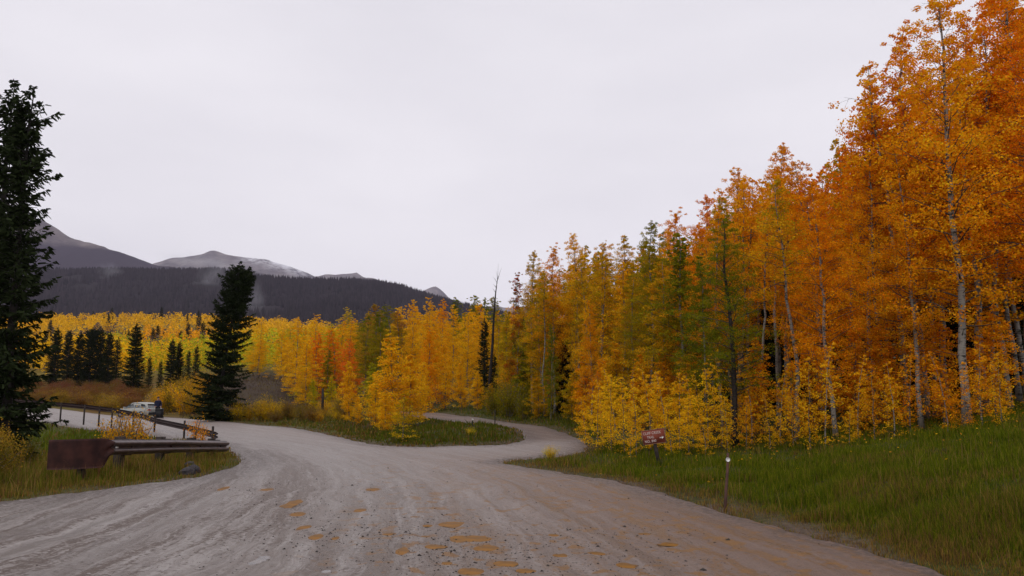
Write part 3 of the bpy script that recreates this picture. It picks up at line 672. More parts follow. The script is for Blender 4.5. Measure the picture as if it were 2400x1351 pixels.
def spruce_mesh(seed, H=11.0, Rmax=1.5, dens=1.0, low=0.03, ragged=.30, double=False, pw=.60):
    r_ = np.random.default_rng(seed); mb = MB(); V = []; tn = []
    zt = np.linspace(0, 1, 10); P = np.column_stack([r_.normal(0, .03, 10), r_.normal(0, .03, 10), zt * H]); mb.tube(P, .15 * (1 - zt) + .012, 7)
    if double:
        Q_ = np.column_stack([np.linspace(0, .75, 6), np.linspace(0, .1, 6), np.linspace(.55, .975, 6) * H]); mb.tube(Q_, np.linspace(.08, .012, 6), 6)
    for second in ([False, True] if double else [False]):
        z0, top = (.68, .975) if second else (low, 1.0)
        nw = int(H * (top - z0) / .20)
        for i in range(nw):
            t_ = z0 + (top - z0) * (i + r_.random() * .6) / nw; tt2 = t_ / top
            L0 = Rmax * (1 - tt2) ** pw * (0.70 + .30 * min(1, tt2 / .10)) * (.75 if second else 1) + .06
            L0 *= 1 + ragged * .6 * (float(vnoise(t_ * 13 + seed, seed * 1.0, 3)) - .5) * 2
            L0 *= min(1.0, .12 + (top - t_) / .11)
            for k in range(r_.integers(8, 11) if t_ < .93 * top else 5):
                a = r_.uniform(0, 6.283); L = L0 * np.clip(r_.normal(.86, ragged * .7), .3, 1.4)
                el = -.30 + .80 * tt2 + r_.normal(0, .13); h = t_ * H + r_.normal(0, .07)
                d = np.array([math.cos(a), math.sin(a), 0]); p0 = np.array([(t_ - .55) / .425 * .75 if second else 0, 0, h])
                ns = int((8 + 34 * L) * dens); s = r_.uniform(.05, 1.0, ns) ** .75
                B = p0 + d * (L * s)[:, None] + np.array([0, 0, 1.0]) * (math.tan(el) * L * s + .22 * L * s * s)[:, None]
                if L > .4:
                    e1 = p0 + d * L * .95 + np.array([0, 0, math.tan(el) * L * .95 + .2 * L]); mb.tube([p0, (p0 + e1) / 2 - np.array([0, 0, .05 * L]), e1], [.018, .012, .004], 3, False)
                sd_ = np.array([-d[1], d[0], 0]); sgn = r_.normal(0, .75, ns)
                B = B + sd_ * (sgn * .16 * L * (1.15 - s))[:, None]
                ln = r_.uniform(.10, .24, ns) * (1.15 - .45 * s) * min(1.0, .35 + 1.3 * L)
                dr = d[None] * r_.uniform(.3, .9, (ns, 1)) + sd_[None] * (sgn)[:, None] + np.array([0, 0, -1.0])[None] * r_.uniform(-.35, .9, (ns, 1))
                dr /= np.linalg.norm(dr, axis=1)[:, None]; wv = np.cross(dr, r_.normal(0, 1, (ns, 3))); wv /= np.linalg.norm(wv, axis=1)[:, None] + 1e-9
                w_ = r_.uniform(.022, .048, ns)[:, None]; B2 = B + dr * ln[:, None]
                V.append(np.stack([B - wv * w_ * .6, B2 - wv * w_, B2 + dr * .05, B + wv * w_], 1)); tn.append(r_.uniform(.55, 1.5, ns))
    V = np.concatenate(V); tn = np.concatenate(tn); nq = len(V)
    tint = np.array([0.019, 0.026, 0.0105])[None] * tn[:, None]
    crown = mesh('crown', V.reshape(-1, 3), np.arange(nq * 4).reshape(nq, 4), {'tint': np.repeat(tint, 4, 0)}, [TINT_OPAQUE])
    trunk = mesh('trunk', np.concatenate(mb.v), [np.concatenate(a) for a in (mb.q, mb.t) if a], mats=[BARK_DARK], smooth=True)
    return trunk, crown

TALL = [aspen_mesh(100 + i, Rmax=[2.0, 2.2, 1.8, 2.1, 1.9][i], crown0=[.26, .20, .32, .24, .28][i]) for i in range(5)]
LEAFY = [aspen_mesh(140 + i, crown0=[.08, .10, .05][i], Rmax=[2.3, 2.1, 2.4][i], nb=104, per=56, leaf=.082, trunk_r=.07) for i in range(3)]
BACK = [aspen_mesh(120 + i, crown0=[.30, .22, .26, .20][i], Rmax=[1.9, 2.2, 2.0, 2.1][i], nb=78, per=32, leaf=.105) for i in range(4)]
POLE = aspen_mesh(230, H=12, crown0=.56, Rmax=1.5, nb=44, per=26, leaf=.09, trunk_r=.085)
GREEN_DARK = aspen_mesh(160, crown0=.20, Rmax=2.2, nb=92, per=66, dark=True, lean=.3, trunk_r=.12)
YOUNG = [aspen_mesh(170 + i, H=3.0, crown0=.04, Rmax=[.74, .86, .64, .80][i], nb=[34, 38, 30, 36][i], per=[24, 20, 15, 12][i], leaf=.048, lean=.14, trunk_r=.020, sig=.15, pale=i % 2 == 0) for i in range(4)]
CONE = [aspen_mesh(180 + i, H=5.0, crown0=.04, Rmax=[1.15, 1.0, 1.25][i], nb=70, per=44, leaf=.066, lean=.1, trunk_r=.04, sig=.27, pale=False) for i in range(3)]
SHRUB = [shrub_mesh(190 + i, H=[1.6, 1.5, 1.7][i], Rr=[1.1, 1.2, .95][i]) for i in range(3)]
WEED = [shrub_mesh(196 + i, H=1.0, Rr=.32, stems=12, per=9, leaf=.045, low=.35, upright=1.0) for i in range(2)]
SPRUCE = [spruce_mesh(200, Rmax=1.55), spruce_mesh(201, Rmax=1.4, ragged=.38), spruce_mesh(202, Rmax=1.80, double=True, ragged=.30, pw=.42, dens=1.25), spruce_mesh(203, Rmax=1.25, dens=.5), spruce_mesh(205, Rmax=1.12, dens=.75, ragged=.50, pw=.40), spruce_mesh(206, Rmax=.95, dens=.62, ragged=.50, pw=.42)]

GOLD = (0.84, 0.44, 0.012); YEL = (0.90, 0.56, 0.016); ORA = (0.84, 0.335, 0.007); DEEP = (0.80, 0.25, 0.007); RED = (0.52, 0.07, 0.012); FIRE = (0.90, 0.27, 0.022)
OLI = (0.38, 0.29, 0.010); GRN = (0.135, 0.175, 0.010); LIME = (0.42, 0.40, 0.014); RUST = (0.44, 0.19, 0.03); TANL = (0.46, 0.27, 0.03)
def plant(name, pair, x, y, h, h0, c1, c2, label, cat, group=None, wide=1.0, tilt=None, part='trunk', z=None, crownname='crown'):
    zz_ = float(zg(x, y)) if z is None else z
    e = empty(name, (x, y, zz_ - 0.05), label, cat, group, random.uniform(0, 6.283))
    if tilt is not None: e.rotation_euler = tilt
    s = h / h0; e.scale = (s * wide, s * wide, s)
    a = obj(part, pair[0], e); b_ = obj(crownname, pair[1], e)
    b_.color = (*c1, 1); b_['second_colour'] = list(c2)
    return e
def by_px(px, d): return tanx(px) * d, d
def height_to(px, ytop, d, x, y): return max(1.0, at(px, ytop, d).z - float(zg(x, y)) + .05)

# ------------------------------------------------------------------ the aspen stand along the right bank
SKY_PX = [1140, 1190, 1205, 1245, 1262, 1295, 1325, 1352, 1400, 1440, 1480, 1520, 1545, 1572, 1610, 1640, 1700, 1740, 1800, 1830, 1870, 1900, 1960, 2000, 2025, 2060, 2105, 2150, 2170, 2240, 2270, 2310, 2340, 2500]
SKY_PY = [712, 680, 640, 590, 612, 580, 612, 548, 570, 548, 580, 520, 540, 495, 515, 455, 390, 400, 345, 340, 400, 372, 330, 290, 250, 150, 80, 150, 140, 50, 70, 10, -60, -140]
def skyline(px): return float(np.interp(px, SKY_PX, SKY_PY))
def foot_px(px, ytop, ybase=1000): return px + (px - 1200) * (ybase - ytop) / 13630.0
TRUNKS = (2262, 2155, 1955, 1795, 1526, 1388, 2425)
# (pixel column, distance, top row, colours, mesh, label)
KEY = [
 (2262, 20.4, -60, ORA, GOLD, TALL[1], 1.05, 'thick white trunked aspen at the top of the bank, its foot in leaves'),
 (2335, 22.5, -110, DEEP, ORA, TALL[0], 1.05, 'tallest deep orange aspen whose top passes the upper edge'),
 (2425, 24.5, -90, ORA, DEEP, TALL[4], 1.05, 'orange aspen cut by the right frame edge'),
 (2400, 29.0, 20, DEEP, ORA, TALL[2], 1.0, 'rusty aspen behind the one cut by the right frame edge'),
 (2240, 24.0, 50, DEEP, ORA, TALL[3], 1.0, 'deep orange aspen with a rusty tip beside the tallest one'),
 (2105, 24.5, 80, DEEP, ORA, TALL[2], 1.05, 'orange red aspen with a pointed airy tip against the sky'),
 (2160, 27.0, 150, ORA, DEEP, TALL[4], 1.0, 'orange aspen filling the notch between two pointed tops'),
 (2155, 21.8, 330, GOLD, ORA, TALL[4], .95, 'golden aspen with a pale trunk and black scar on the grassy bank'),
 (2030, 25.5, 250, DEEP, ORA, LEAFY[0], .85, 'broad orange aspen with red tinge left of the pointed tip'),
 (1955, 22.2, 420, ORA, ORA, TALL[1], 1.0, 'bright orange aspen with a slim white trunk rising from the turf'),
 (1890, 30.0, 372, ORA, GOLD, TALL[3], 1.0, 'golden orange aspen below a small notch in the treetops'),
 (1965, 34.0, 325, GOLD, OLI, BACK[0], .9, 'thin topped aspen peeping above the orange crowns'),
 (1818, 31.0, 338, ORA, GOLD, TALL[0], 1.0, 'orange aspen with a rounded dome of a top'),
 (1795, 27.0, 500, GOLD, ORA, POLE, 1.0, 'golden aspen on a bare grey trunk before the dark gap'),
 (1712, 34.5, 390, ORA, GOLD, TALL[4], 1.0, 'amber aspen behind the green tree with the dark trunk'),
 (1655, 36.5, 450, DEEP, ORA, TALL[3], .95, 'red orange aspen with a ragged tip in mid stand'),
 (1600, 33.0, 600, GOLD, ORA, LEAFY[1], .6, 'small glowing golden aspen tucked against the green tree'),
 (1572, 40.0, 495, GOLD, ORA, TALL[2], 1.05, 'slender gold aspen with a spiky top and grey trunk'),
 (1526, 33.5, 520, OLI, GRN, TALL[0], .95, 'olive green aspen on a tall straight white trunk'),
 (1468, 40.5, 548, GOLD, OLI, TALL[1], .95, 'ochre aspen left of the olive green one'),
 (1400, 43.5, 568, GOLD, OLI, TALL[3], 1.0, 'dense honey coloured aspen in the middle of the stand'),
 (1352, 45.5, 546, GOLD, YEL, TALL[4], .9, 'honey aspen with an orange flushed tip'),
 (1388, 36.0, 700, GOLD, ORA, TALL[2], .8, 'short amber aspen on a thin pale stem'),
 (1296, 46.0, 578, GOLD, ORA, TALL[2], .95, 'orange tipped aspen above a long leaning grey trunk'),
 (1247, 49.0, 588, OLI, GOLD, TALL[0], .85, 'airy olive yellow aspen at the end of the stand'),
 (1212, 51.5, 640, GRN, RED, LEAFY[1], .75, 'green aspen splashed with scarlet at the end of the stand'),
 (1290, 42.0, 760, GRN, OLI, LEAFY[0], .65, 'low green leaved aspen beside the dark gap in the stand'),
 (1345, 41.0, 720, OLI, GOLD, LEAFY[2], .55, 'olive and amber aspen with leaves to the ground by the gap'),
]
G_STAND = 'aspens of the stand along the right bank'
taken = []
for px, d, top, c1, c2, pair, wd, lab in KEY:
    if px not in TRUNKS: px = foot_px(px, top)
    x, y = by_px(px, d); h = height_to(px, top, d, x, y)
    plant('aspen_tree', pair, x, y, h, 12.0, c1, c2, lab, 'tree', G_STAND, wide=wd * (12.0 / max(h, 9)) ** .35)
    taken.append((x, y))
# the green tree with a dark trunk, leaning to the left
x, y = by_px(1722, 24.0); h = height_to(1690, 505, 24.0, x, y)
plant('aspen_tree', GREEN_DARK, x, y, h, 12.0, (0.17, 0.20, 0.010), (0.24, 0.22, 0.010), 'green leaved tree with a dark leaning trunk among orange aspens', 'tree', G_STAND, wide=1.25, tilt=(0.0, -0.075, 0.6)); taken.append((x, y))
x, y = by_px(1650, 27.0); h = height_to(1650, 600, 27.0, x, y)
plant('aspen_tree', LEAFY[0], x, y, h, 12.0, (0.15, 0.185, 0.010), (0.22, 0.21, 0.010), 'lower green tree touching the dark trunk on its left', 'tree', G_STAND, wide=1.05); taken.append((x, y))

EDGE = chaikin([(30, 14), (15, 18.5), (11.5, 21), (9, 23), (7.2, 25.5), (6.0, 30), (4.4, 35), (3.0, 41), (1.6, 46), (-0.2, 53), (-1.2, 60), (-0.5, 68), (14, 74), (34, 66), (46, 48), (48, 26)], 2)
def zone_colours(px, py_top):
    q = random.random()
    if px < 1235: return random.choice([(OLI, GRN), (GRN, OLI), (GOLD, OLI), (OLI, YEL)])
    if px < 1340: return random.choice([(GOLD, OLI), (OLI, GOLD), (OLI, GRN), (OLI, GRN)])
    if px < 1500: return random.choice([(GOLD, OLI), (GOLD, OLI), (GOLD, YEL), (OLI, GOLD), (OLI, GRN)])
    if px < 1640: return random.choice([(OLI, GOLD), (GOLD, ORA), (GOLD, OLI), (GRN, OLI)])
    if px < 1880: return random.choice([(GOLD, ORA), (ORA, GOLD), (GOLD, OLI)])
    return random.choice([(ORA, DEEP), (ORA, GOLD), (GOLD, ORA), (DEEP, ORA)])
CN = {ORA: 'orange', GOLD: 'golden', OLI: 'olive', GRN: 'green', DEEP: 'rust red', YEL: 'yellow'}
def size_word(h): return 'tall ' if h > 11 else ('short ' if h < 9 else '')
def landmark(px):
    for lim, t_ in ((1260, 'at the thin end of the stand by the dead snag'), (1340, 'near the leaning grey trunk by the dark gap'), (1440, 'among the honey coloured crowns'), (1500, 'left of the olive green aspen'), (1560, 'around the olive green aspen above the sign'),
                    (1640, 'between the olive aspen and the green tree'), (1740, 'behind the green tree with the dark trunk'), (1870, 'around the bare trunks and the dark gap'), (1990, 'behind the bright orange aspen'), (2130, 'below the pointed airy tip'), (2230, 'behind the scarred pale trunk'), (2330, 'behind the thick white trunk')):
        if px < lim: return t_
    return 'at the outer edge of the stand'
n_fill = 0; tries = 0
while n_fill < 180 and tries < 9000:
    tries += 1
    px = random.uniform(1175, 2480); d = random.uniform(20, 62)
    x, y = by_px(px, d)
    se = float(sdf(x, y, EDGE)[0])
    if se > -0.1 or se < -17: continue
    if float(sdf(x, y)[0]) < 1.2: continue
    if any((x - a) ** 2 + (y - b_) ** 2 < 1.5 ** 2 for a, b_ in taken): continue
    pt = px - (px - 1200) * (1000 - skyline(px)) / 13630.0
    lim = max(skyline(pt - 22), skyline(pt + 22), skyline(pt)) + random.uniform(14, 80)
    hmax = height_to(px, lim, d, x, y); h = min(hmax, random.uniform(9.5, 12.8))
    if h < 5.5: continue
    pair = random.choice(BACK if se < -4 or d > 38 else TALL + BACK[:2])
    if se > -2.5 and random.random() < .25: pair = random.choice(LEAFY)
    if 1735 < px < 1885 or 1300 < px < 1345: pair = POLE
    c1, c2 = zone_colours(px, lim)
    plant('aspen_tree', pair, x, y, h, 12.0, c1, c2, size_word(h) + CN[c1] + ' aspen packed ' + landmark(px), 'tree', size_word(h) + CN[c1] + ' aspens ' + landmark(px), wide=random.uniform(.85, 1.1) * (12 / h) ** .3)
    taken.append((x, y)); n_fill += 1
# dark spruces standing deep inside, seen through the gaps
for px, d, h, s_ in [(1318, 47, 5.5, 0), (1340, 50, 6.0, 3), (1860, 37, 7.5, 0), (1835, 40, 7.5, 1), (1900, 41, 7, 3), (2150, 32, 7, 1), (2230, 30, 6.5, 0), (2300, 31, 6.5, 3), (2380, 30, 7, 1), (2060, 33, 6.5, 0), (1980, 36, 7.0, 3), (1560, 50, 6, 0), (1480, 52, 6, 3), (1420, 53, 6, 1), (1700, 44, 7, 0), (1770, 42, 7, 3), (1620, 47, 6.5, 1), (1235, 57, 5, 0), (2440, 27, 6.5, 0), (1788, 47, 9.5, 0), (1770, 51, 10, 1), (1806, 50, 9.5, 0), (1832, 48, 9, 1)]:
    x, y = by_px(px, d)
    plant('spruce_tree', SPRUCE[s_], x, y, h, 11.0, GRN, GRN, 'dark spruce half hidden in the shade inside the aspen stand', 'tree', 'spruces inside the aspen stand', wide=1.15)
for px, d, top, c1, c2, lab in [(1190, 53, 840, OLI, GOLD, 'olive sapling at the thin end of the stand above the side road'), (1225, 50, 830, GRN, OLI, 'green sapling behind the round olive bush'), (1262, 44, 880, GOLD, OLI, 'amber sapling left of the leaning grey trunk'),
     (1305, 47, 800, OLI, GOLD, 'olive sapling before the dark gap in the stand'), (1340, 39, 870, OLI, GOLD, 'olive amber sapling right of the dark gap'), (1372, 37, 830, GOLD, ORA, 'amber sapling with hanging leaves left of the thin pale stem'), (1410, 35, 840, GOLD, ORA, 'orange amber sapling behind the yellow ones by the bend'),
     (1450, 34, 800, GOLD, OLI, 'ochre sapling behind the yellow ones left of the sign'), (1495, 32, 830, ORA, GOLD, 'orange sapling between the pale stems above the sign'), (1560, 31, 820, GOLD, ORA, 'amber sapling right of the straight white trunk'), (1615, 29, 830, GOLD, OLI, 'ochre sapling under the green tree'),
     (1765, 26.5, 790, GOLD, ORA, 'amber sapling right of the dark trunk, taller than the yellow ones'), (1905, 25, 740, ORA, GOLD, 'orange sapling beside the slim white trunk'), (2010, 23.5, 760, ORA, GOLD, 'orange sapling between the slim white trunk and the scarred one'), (2080, 23, 760, GOLD, ORA, 'amber sapling just left of the scarred pale trunk'), (2210, 21.8, 740, GOLD, ORA, 'amber sapling left of the thick white trunk'), (2330, 21, 720, ORA, GOLD, 'orange sapling right of the thick white trunk')]:
    x, y = by_px(px, d); h = height_to(px, top, d, x, y)
    plant('young_aspen', CONE[int(px) % 3], x, y, h, 5.0, c1, c2, lab, 'young tree', 'saplings along the front of the stand', wide=1.15 * (5 / h) ** .35)
# thin pale poles seen in the shade of the wood
for px, d in [(1380, 44), (1475, 39), (1490, 41), (1545, 42), (1582, 44), (1598, 41), (1612, 43), (1762, 33), (1775, 36), (1787, 39), (1842, 34), (1850, 39), (1865, 35), (1540, 37), (1568, 38), (1690, 39), (2010, 27), (2055, 25), (2120, 24), (2190, 26), (2330, 24), (2365, 23), (2310, 27), (2215, 28), (2390, 25), (1276, 45), (1284, 49)]:
    x, y = by_px(px, d); h = min(11.5, height_to(px, skyline(px) + 40, d, x, y))
    c1, c2 = zone_colours(px, 0)
    plant('aspen_tree', POLE, x, y, h, 12.0, c1, c2, 'slim aspen on a bare pale pole ' + landmark(px), 'tree', 'bare poled aspens ' + landmark(px), wide=.95)

# young yellow aspens along the foot of the wood
YNG = [(1398, 25.0, 905), (1432, 24.2, 880), (1462, 24.0, 885), (1490, 23.4, 890), (1522, 25.2, 862), (1556, 24.6, 868), (1588, 24.0, 872), (1622, 24.6, 880), (1655, 23.8, 850), (1688, 24.4, 815), (1722, 25.0, 860), (1757, 24.0, 835), (1792, 24.6, 820),
       (1826, 23.2, 850), (1860, 23.6, 815), (1895, 23.0, 840), (1930, 22.8, 800), (1972, 22.4, 870), (2008, 22.6, 830), (2046, 22.2, 860), (2090, 22.0, 845), (2130, 22.4, 810), (2175, 21.6, 850), (2215, 21.2, 820), (2258, 21.0, 850), (2300, 20.6, 800), (2345, 20.2, 830), (2390, 20.0, 790),
       (1372, 27.5, 930), (1412, 27.8, 890), (1476, 22.6, 990), (1540, 26.5, 870), (1640, 26.2, 870), (1440, 26.6, 860), (1745, 22.9, 930), (1800, 22.6, 920), (1855, 22.2, 930), (1915, 22.0, 950), (1700, 23.0, 930), (1610, 23.0, 930), (1570, 22.8, 950), (1650, 22.6, 960), (2020, 21.4, 960), (1985, 21.6, 970)]
places = ['beyond the bend of the side road', 'left of the trail sign', 'behind the trail sign', 'right of the trail sign', 'behind the leaning reflector stake', 'right of the dark trunk', 'below the bright orange aspen', 'by the scarred pale trunk', 'at the foot of the thick white trunk', 'at the upper end of the bank']
YNG = sorted([q for n_, q in enumerate(YNG) if q[0] < 1700 or n_ % 5 != 2]); seen_at = {}
ORD = ['leftmost one', 'second from the left', 'third from the left', 'fourth from the left', 'fifth from the left', 'sixth from the left', 'seventh from the left', 'eighth from the left', 'ninth from the left']
for i, (px, d, top) in enumerate(YNG):
    if px > 1890: d -= 1.9
    x, y = by_px(px, d); h = height_to(px, top, d, x, y)
    k = px
    if k < 1405: pl = 0
    elif k < 1495: pl = 1
    elif k < 1565: pl = 2
    elif k < 1660: pl = 3
    elif k < 1735: pl = 4
    elif k < 1870: pl = 5
    elif k < 2000: pl = 6
    elif k < 2180: pl = 7
    elif k < 2320: pl = 8
    else: pl = 9
    c1, c2 = [(YEL, GOLD), (YEL, YEL), (GOLD, YEL), (GOLD, ORA)][(i * 7) % 4] if k > 1700 else [(YEL, GOLD), (YEL, YEL)][i % 2]
    if k > 1780: c1, c2 = random.choice([(GOLD, ORA), (GOLD, YEL), (ORA, GOLD)])
    pair = YOUNG[i % 4] if k < 1700 else YOUNG[2 + i % 2]
    plant('young_aspen', pair, x, y, h, 3.0, c1, c2, 'young %s leafy aspen ' % ('golden' if k > 1780 else 'yellow') + places[pl] + ', ' + ORD[seen_at.setdefault(pl, 0)], 'young tree', 'young aspens ' + places[pl], wide=random.uniform(.9, 1.15) * (3 / h) ** .25)
    seen_at[pl] += 1

# ------------------------------------------------------------------ woods and bushes in the middle distance
SK2_PX = [560, 590, 620, 645, 680, 700, 740, 770, 815, 850, 870, 900, 935, 960, 1000, 1030, 1080, 1110, 1160, 1200]
SK2_PY = [790, 760, 750, 770, 745, 758, 738, 742, 724, 738, 714, 722, 716, 706, 700, 704, 708, 700, 706, 700]
MID = [
 (604, 112, 752, YEL, GOLD, LEAFY[0], .95, 'yellow aspen standing alone right behind the leaning spruce'),
 (655, 108, 772, YEL, GOLD, LEAFY[1], .9, 'yellow aspen in the dip of the treetops beside the brown slope'),
 (690, 88, 744, YEL, GOLD, LEAFY[2], 1.0, 'rounded yellow aspen above the pale brown slope'),
 (735, 96, 738, YEL, YEL, LEAFY[0], 1.0, 'bright yellow aspen behind the orange red clump'),
 (742, 80, 778, FIRE, ORA, LEAFY[1], 1.15, 'orange red aspen in the left of the fiery clump'),
 (785, 82, 772, FIRE, ORA, LEAFY[2], 1.1, 'orange red aspen in the middle of the fiery clump'),
 (816, 80, 795, FIRE, FIRE, LEAFY[0], .75, 'narrow orange red aspen closing the fiery clump'),
 (768, 76, 818, GRN, OLI, LEAFY[1], .7, 'small green aspen in front of the fiery clump'),
 (810, 102, 722, YEL, LIME, LEAFY[1], 1.0, 'tall lemon aspen behind the fiery clump'),
 (852, 86, 738, OLI, GRN, TALL[1], 1.1, 'olive brown aspen at the edge of the shaded trunks'),
 (880, 84, 714, OLI, RUST, TALL[0], 1.1, 'rusty olive aspen with pale stems in shade'),
 (915, 90, 716, GRN, OLI, TALL[3], 1.1, 'dark green aspen behind the yellow cone shaped tree'),
 (932, 78, 730, OLI, RUST, TALL[4], 1.0, 'brownish olive aspen above the yellow cone shaped tree'),
 (676, 92, 830, GOLD, YEL, LEAFY[2], .8, 'low golden aspen bordering the brown slope'),
 (716, 78, 850, YEL, LIME, LEAFY[0], .8, 'lime yellow aspen at the foot of the fiery clump'),
 (962, 76, 704, GOLD, YEL, LEAFY[1], .8, 'golden aspen with a bushy head left of the tall yellow one'),
 (1003, 72, 698, YEL, GOLD, LEAFY[0], .7, 'tall yellow orange aspen over the bend of the side road'),
 (1032, 80, 702, GOLD, ORA, LEAFY[2], .75, 'orange tipped aspen right of the tall yellow one'),
 (1062, 76, 716, YEL, GOLD, LEAFY[1], .75, 'soft yellow aspen between the tall one and the dead snag'),
 (1098, 72, 726, YEL, GOLD, LEAFY[0], .7, 'pale yellow aspen left of the dead snag'),
 (1128, 74, 735, GOLD, YEL, LEAFY[2], .6, 'golden aspen close behind the dead snag'),
 (1168, 68, 730, GOLD, OLI, LEAFY[1], .6, 'golden olive aspen right of the dead snag'),
 (1100, 105, 692, GRN, OLI, BACK[1], 1.1, 'green treetop against the sky above the yellow aspens'),
 (1130, 108, 698, GRN, OLI, BACK[3], 1.1, 'green treetop left of the snag against the sky'),
 (1070, 112, 698, GRN, OLI, BACK[0], 1.0, 'green treetop behind the soft yellow aspen'),
 (1160, 100, 694, GRN, OLI, BACK[2], 1.0, 'green treetop right of the snag against the sky'),
]
G_MID = 'aspens of the wood beyond the road'
taken2 = []
for px, d, top, c1, c2, pair, wd, lab in MID:
    x, y = by_px(px, d); h = height_to(px, top, d, x, y)
    plant('aspen_tree', pair, x, y, h, 12.0, c1, c2, lab, 'tree', G_MID, wide=1.25 * wd * (12 / h) ** .6); taken2.append((x, y))
def landmark2(px):
    for lim, t_ in ((660, 'above the brown slope'), (720, 'left of the fiery clump'), (800, 'behind the fiery clump'), (850, 'between the fiery clump and the olive aspens'), (900, 'among the olive aspens'), (960, 'behind the cone shaped golden aspen'), (1020, 'around the tall yellow aspen at the island'), (1080, 'between the tall yellow aspen and the snag')):
        if px < lim: return t_
    return 'around the dead snag'
n2_ = 0; tries = 0
while n2_ < 85 and tries < 6000:
    tries += 1
    px = random.uniform(575, 1215); d = random.uniform(72, 132)
    if px < 690 and d < 112: continue
    x, y = by_px(px, d)
    if any((x - a) ** 2 + (y - b_) ** 2 < 2.6 ** 2 for a, b_ in taken2): continue
    lim = float(np.interp(px, SK2_PX, SK2_PY)) + random.uniform(6, 60)
    h = min(height_to(px, lim, d, x, y), random.uniform(8, 12))
    if h < 4: continue
    if px < 830: c1, c2 = random.choice([(YEL, GOLD), (GOLD, YEL), (YEL, LIME)])
    elif px < 940: c1, c2 = random.choice([(OLI, RUST), (GRN, OLI), (OLI, GOLD)])
    else: c1, c2 = random.choice([(YEL, GOLD), (GOLD, ORA), (GOLD, YEL), (YEL, GOLD), (OLI, GOLD)])
    nm = {YEL: 'yellow', GOLD: 'golden', OLI: 'olive', GRN: 'green'}[c1]
    plant('aspen_tree', random.choice(BACK + LEAFY), x, y, h, 12.0, c1, c2, nm + ' aspen crowded in the wood ' + landmark2(px), 'tree', nm + ' aspens in the wood ' + landmark2(px), wide=random.uniform(1.1, 1.4) * (12 / h) ** .5)
    taken2.append((x, y)); n2_ += 1
# cone shaped yellow trees nearer the road
for px, d, top, c1, c2, j, wd, lab in [
    (918, 42, 784, YEL, GOLD, 0, 1.45, 'cone shaped golden yellow aspen by the island, biggest of the roadside ones'),
    (963, 44, 830, GOLD, YEL, 1, 1.35, 'golden aspen leaning on the right side of the cone shaped one'),
    (880, 44, 870, YEL, GOLD, 2, 1.15, 'bushy yellow aspen below the cone shaped one'),
    (905, 38, 915, GOLD, YEL, 1, 1.0, 'low golden sapling in front of the cone shaped aspen'),
    (818, 48, 846, YEL, GOLD, 1, .95, 'slim yellow sapling standing apart on the brown verge'),
    (842, 46, 930, GOLD, YEL, 2, .8, 'small amber sapling between the slim one and the cone shaped one'),
    (1005, 62, 770, ORA, GOLD, 0, 1.1, 'orange yellow aspen at the head of the island'),
    (1045, 62, 800, YEL, GOLD, 2, 1.1, 'yellow aspen where the side road disappears'),
    (1082, 60, 850, GOLD, YEL, 1, 1.1, 'golden aspen on the upper side of the side road'),
    (1118, 57, 870, YEL, GOLD, 0, 1.0, 'yellow aspen on the bank above the side road'),
    (1148, 55, 900, OLI, GOLD, 2, 1.0, 'olive yellow bush above the side road below the snag'),
    (985, 50, 850, YEL, GOLD, 2, 1.0, 'yellow aspen behind the green bush on the island'),
    (870, 60, 850, LIME, YEL, 1, 1.1, 'lime green sapling behind the cone shaped aspen'),
    (775, 66, 880, LIME, YEL, 0, .9, 'lime green sapling under the small green aspen'),
    (735, 68, 890, LIME, YEL, 2, .9, 'lime yellow sapling at the foot of the wood by the brown verge')]:
    x, y = by_px(px, d); h = height_to(px, top, d, x, y)
    plant('young_aspen', CONE[j], x, y, h, 5.0, c1, c2, lab, 'young tree', 'young aspens between the road and the wood', wide=wd * (5 / h) ** .4)
x, y = by_px(945, 28.4); plant('young_aspen', YOUNG[1], x, y, 1.75, 3.0, OLI, YEL, 'little green yellow bush on a dark stem at the near edge of the island', 'bush', None, wide=1.55)
for px, d, top, lab in [(1195, 47, 880, 'round olive bush beside the side road'), (1160, 49, 905, 'low olive bush left of the round one by the side road'), (1228, 45, 920, 'dull green bush at the foot of the olive aspens')]:
    x, y = by_px(px, d); h = height_to(px, top, d, x, y)
    plant('willow_shrub', SHRUB[0], x, y, h, 1.6, (0.13, 0.125, 0.012), OLI, lab, 'bush', None, part='stem', wide=.8)
# red leaved young tree behind the gold ones
x, y = by_px(958, 70); plant('young_aspen', CONE[1], x, y, height_to(958, 830, 70, x, y), 5.0, RED, DEEP, 'dull red sapling glimpsed between the golden aspens', 'young tree', None)

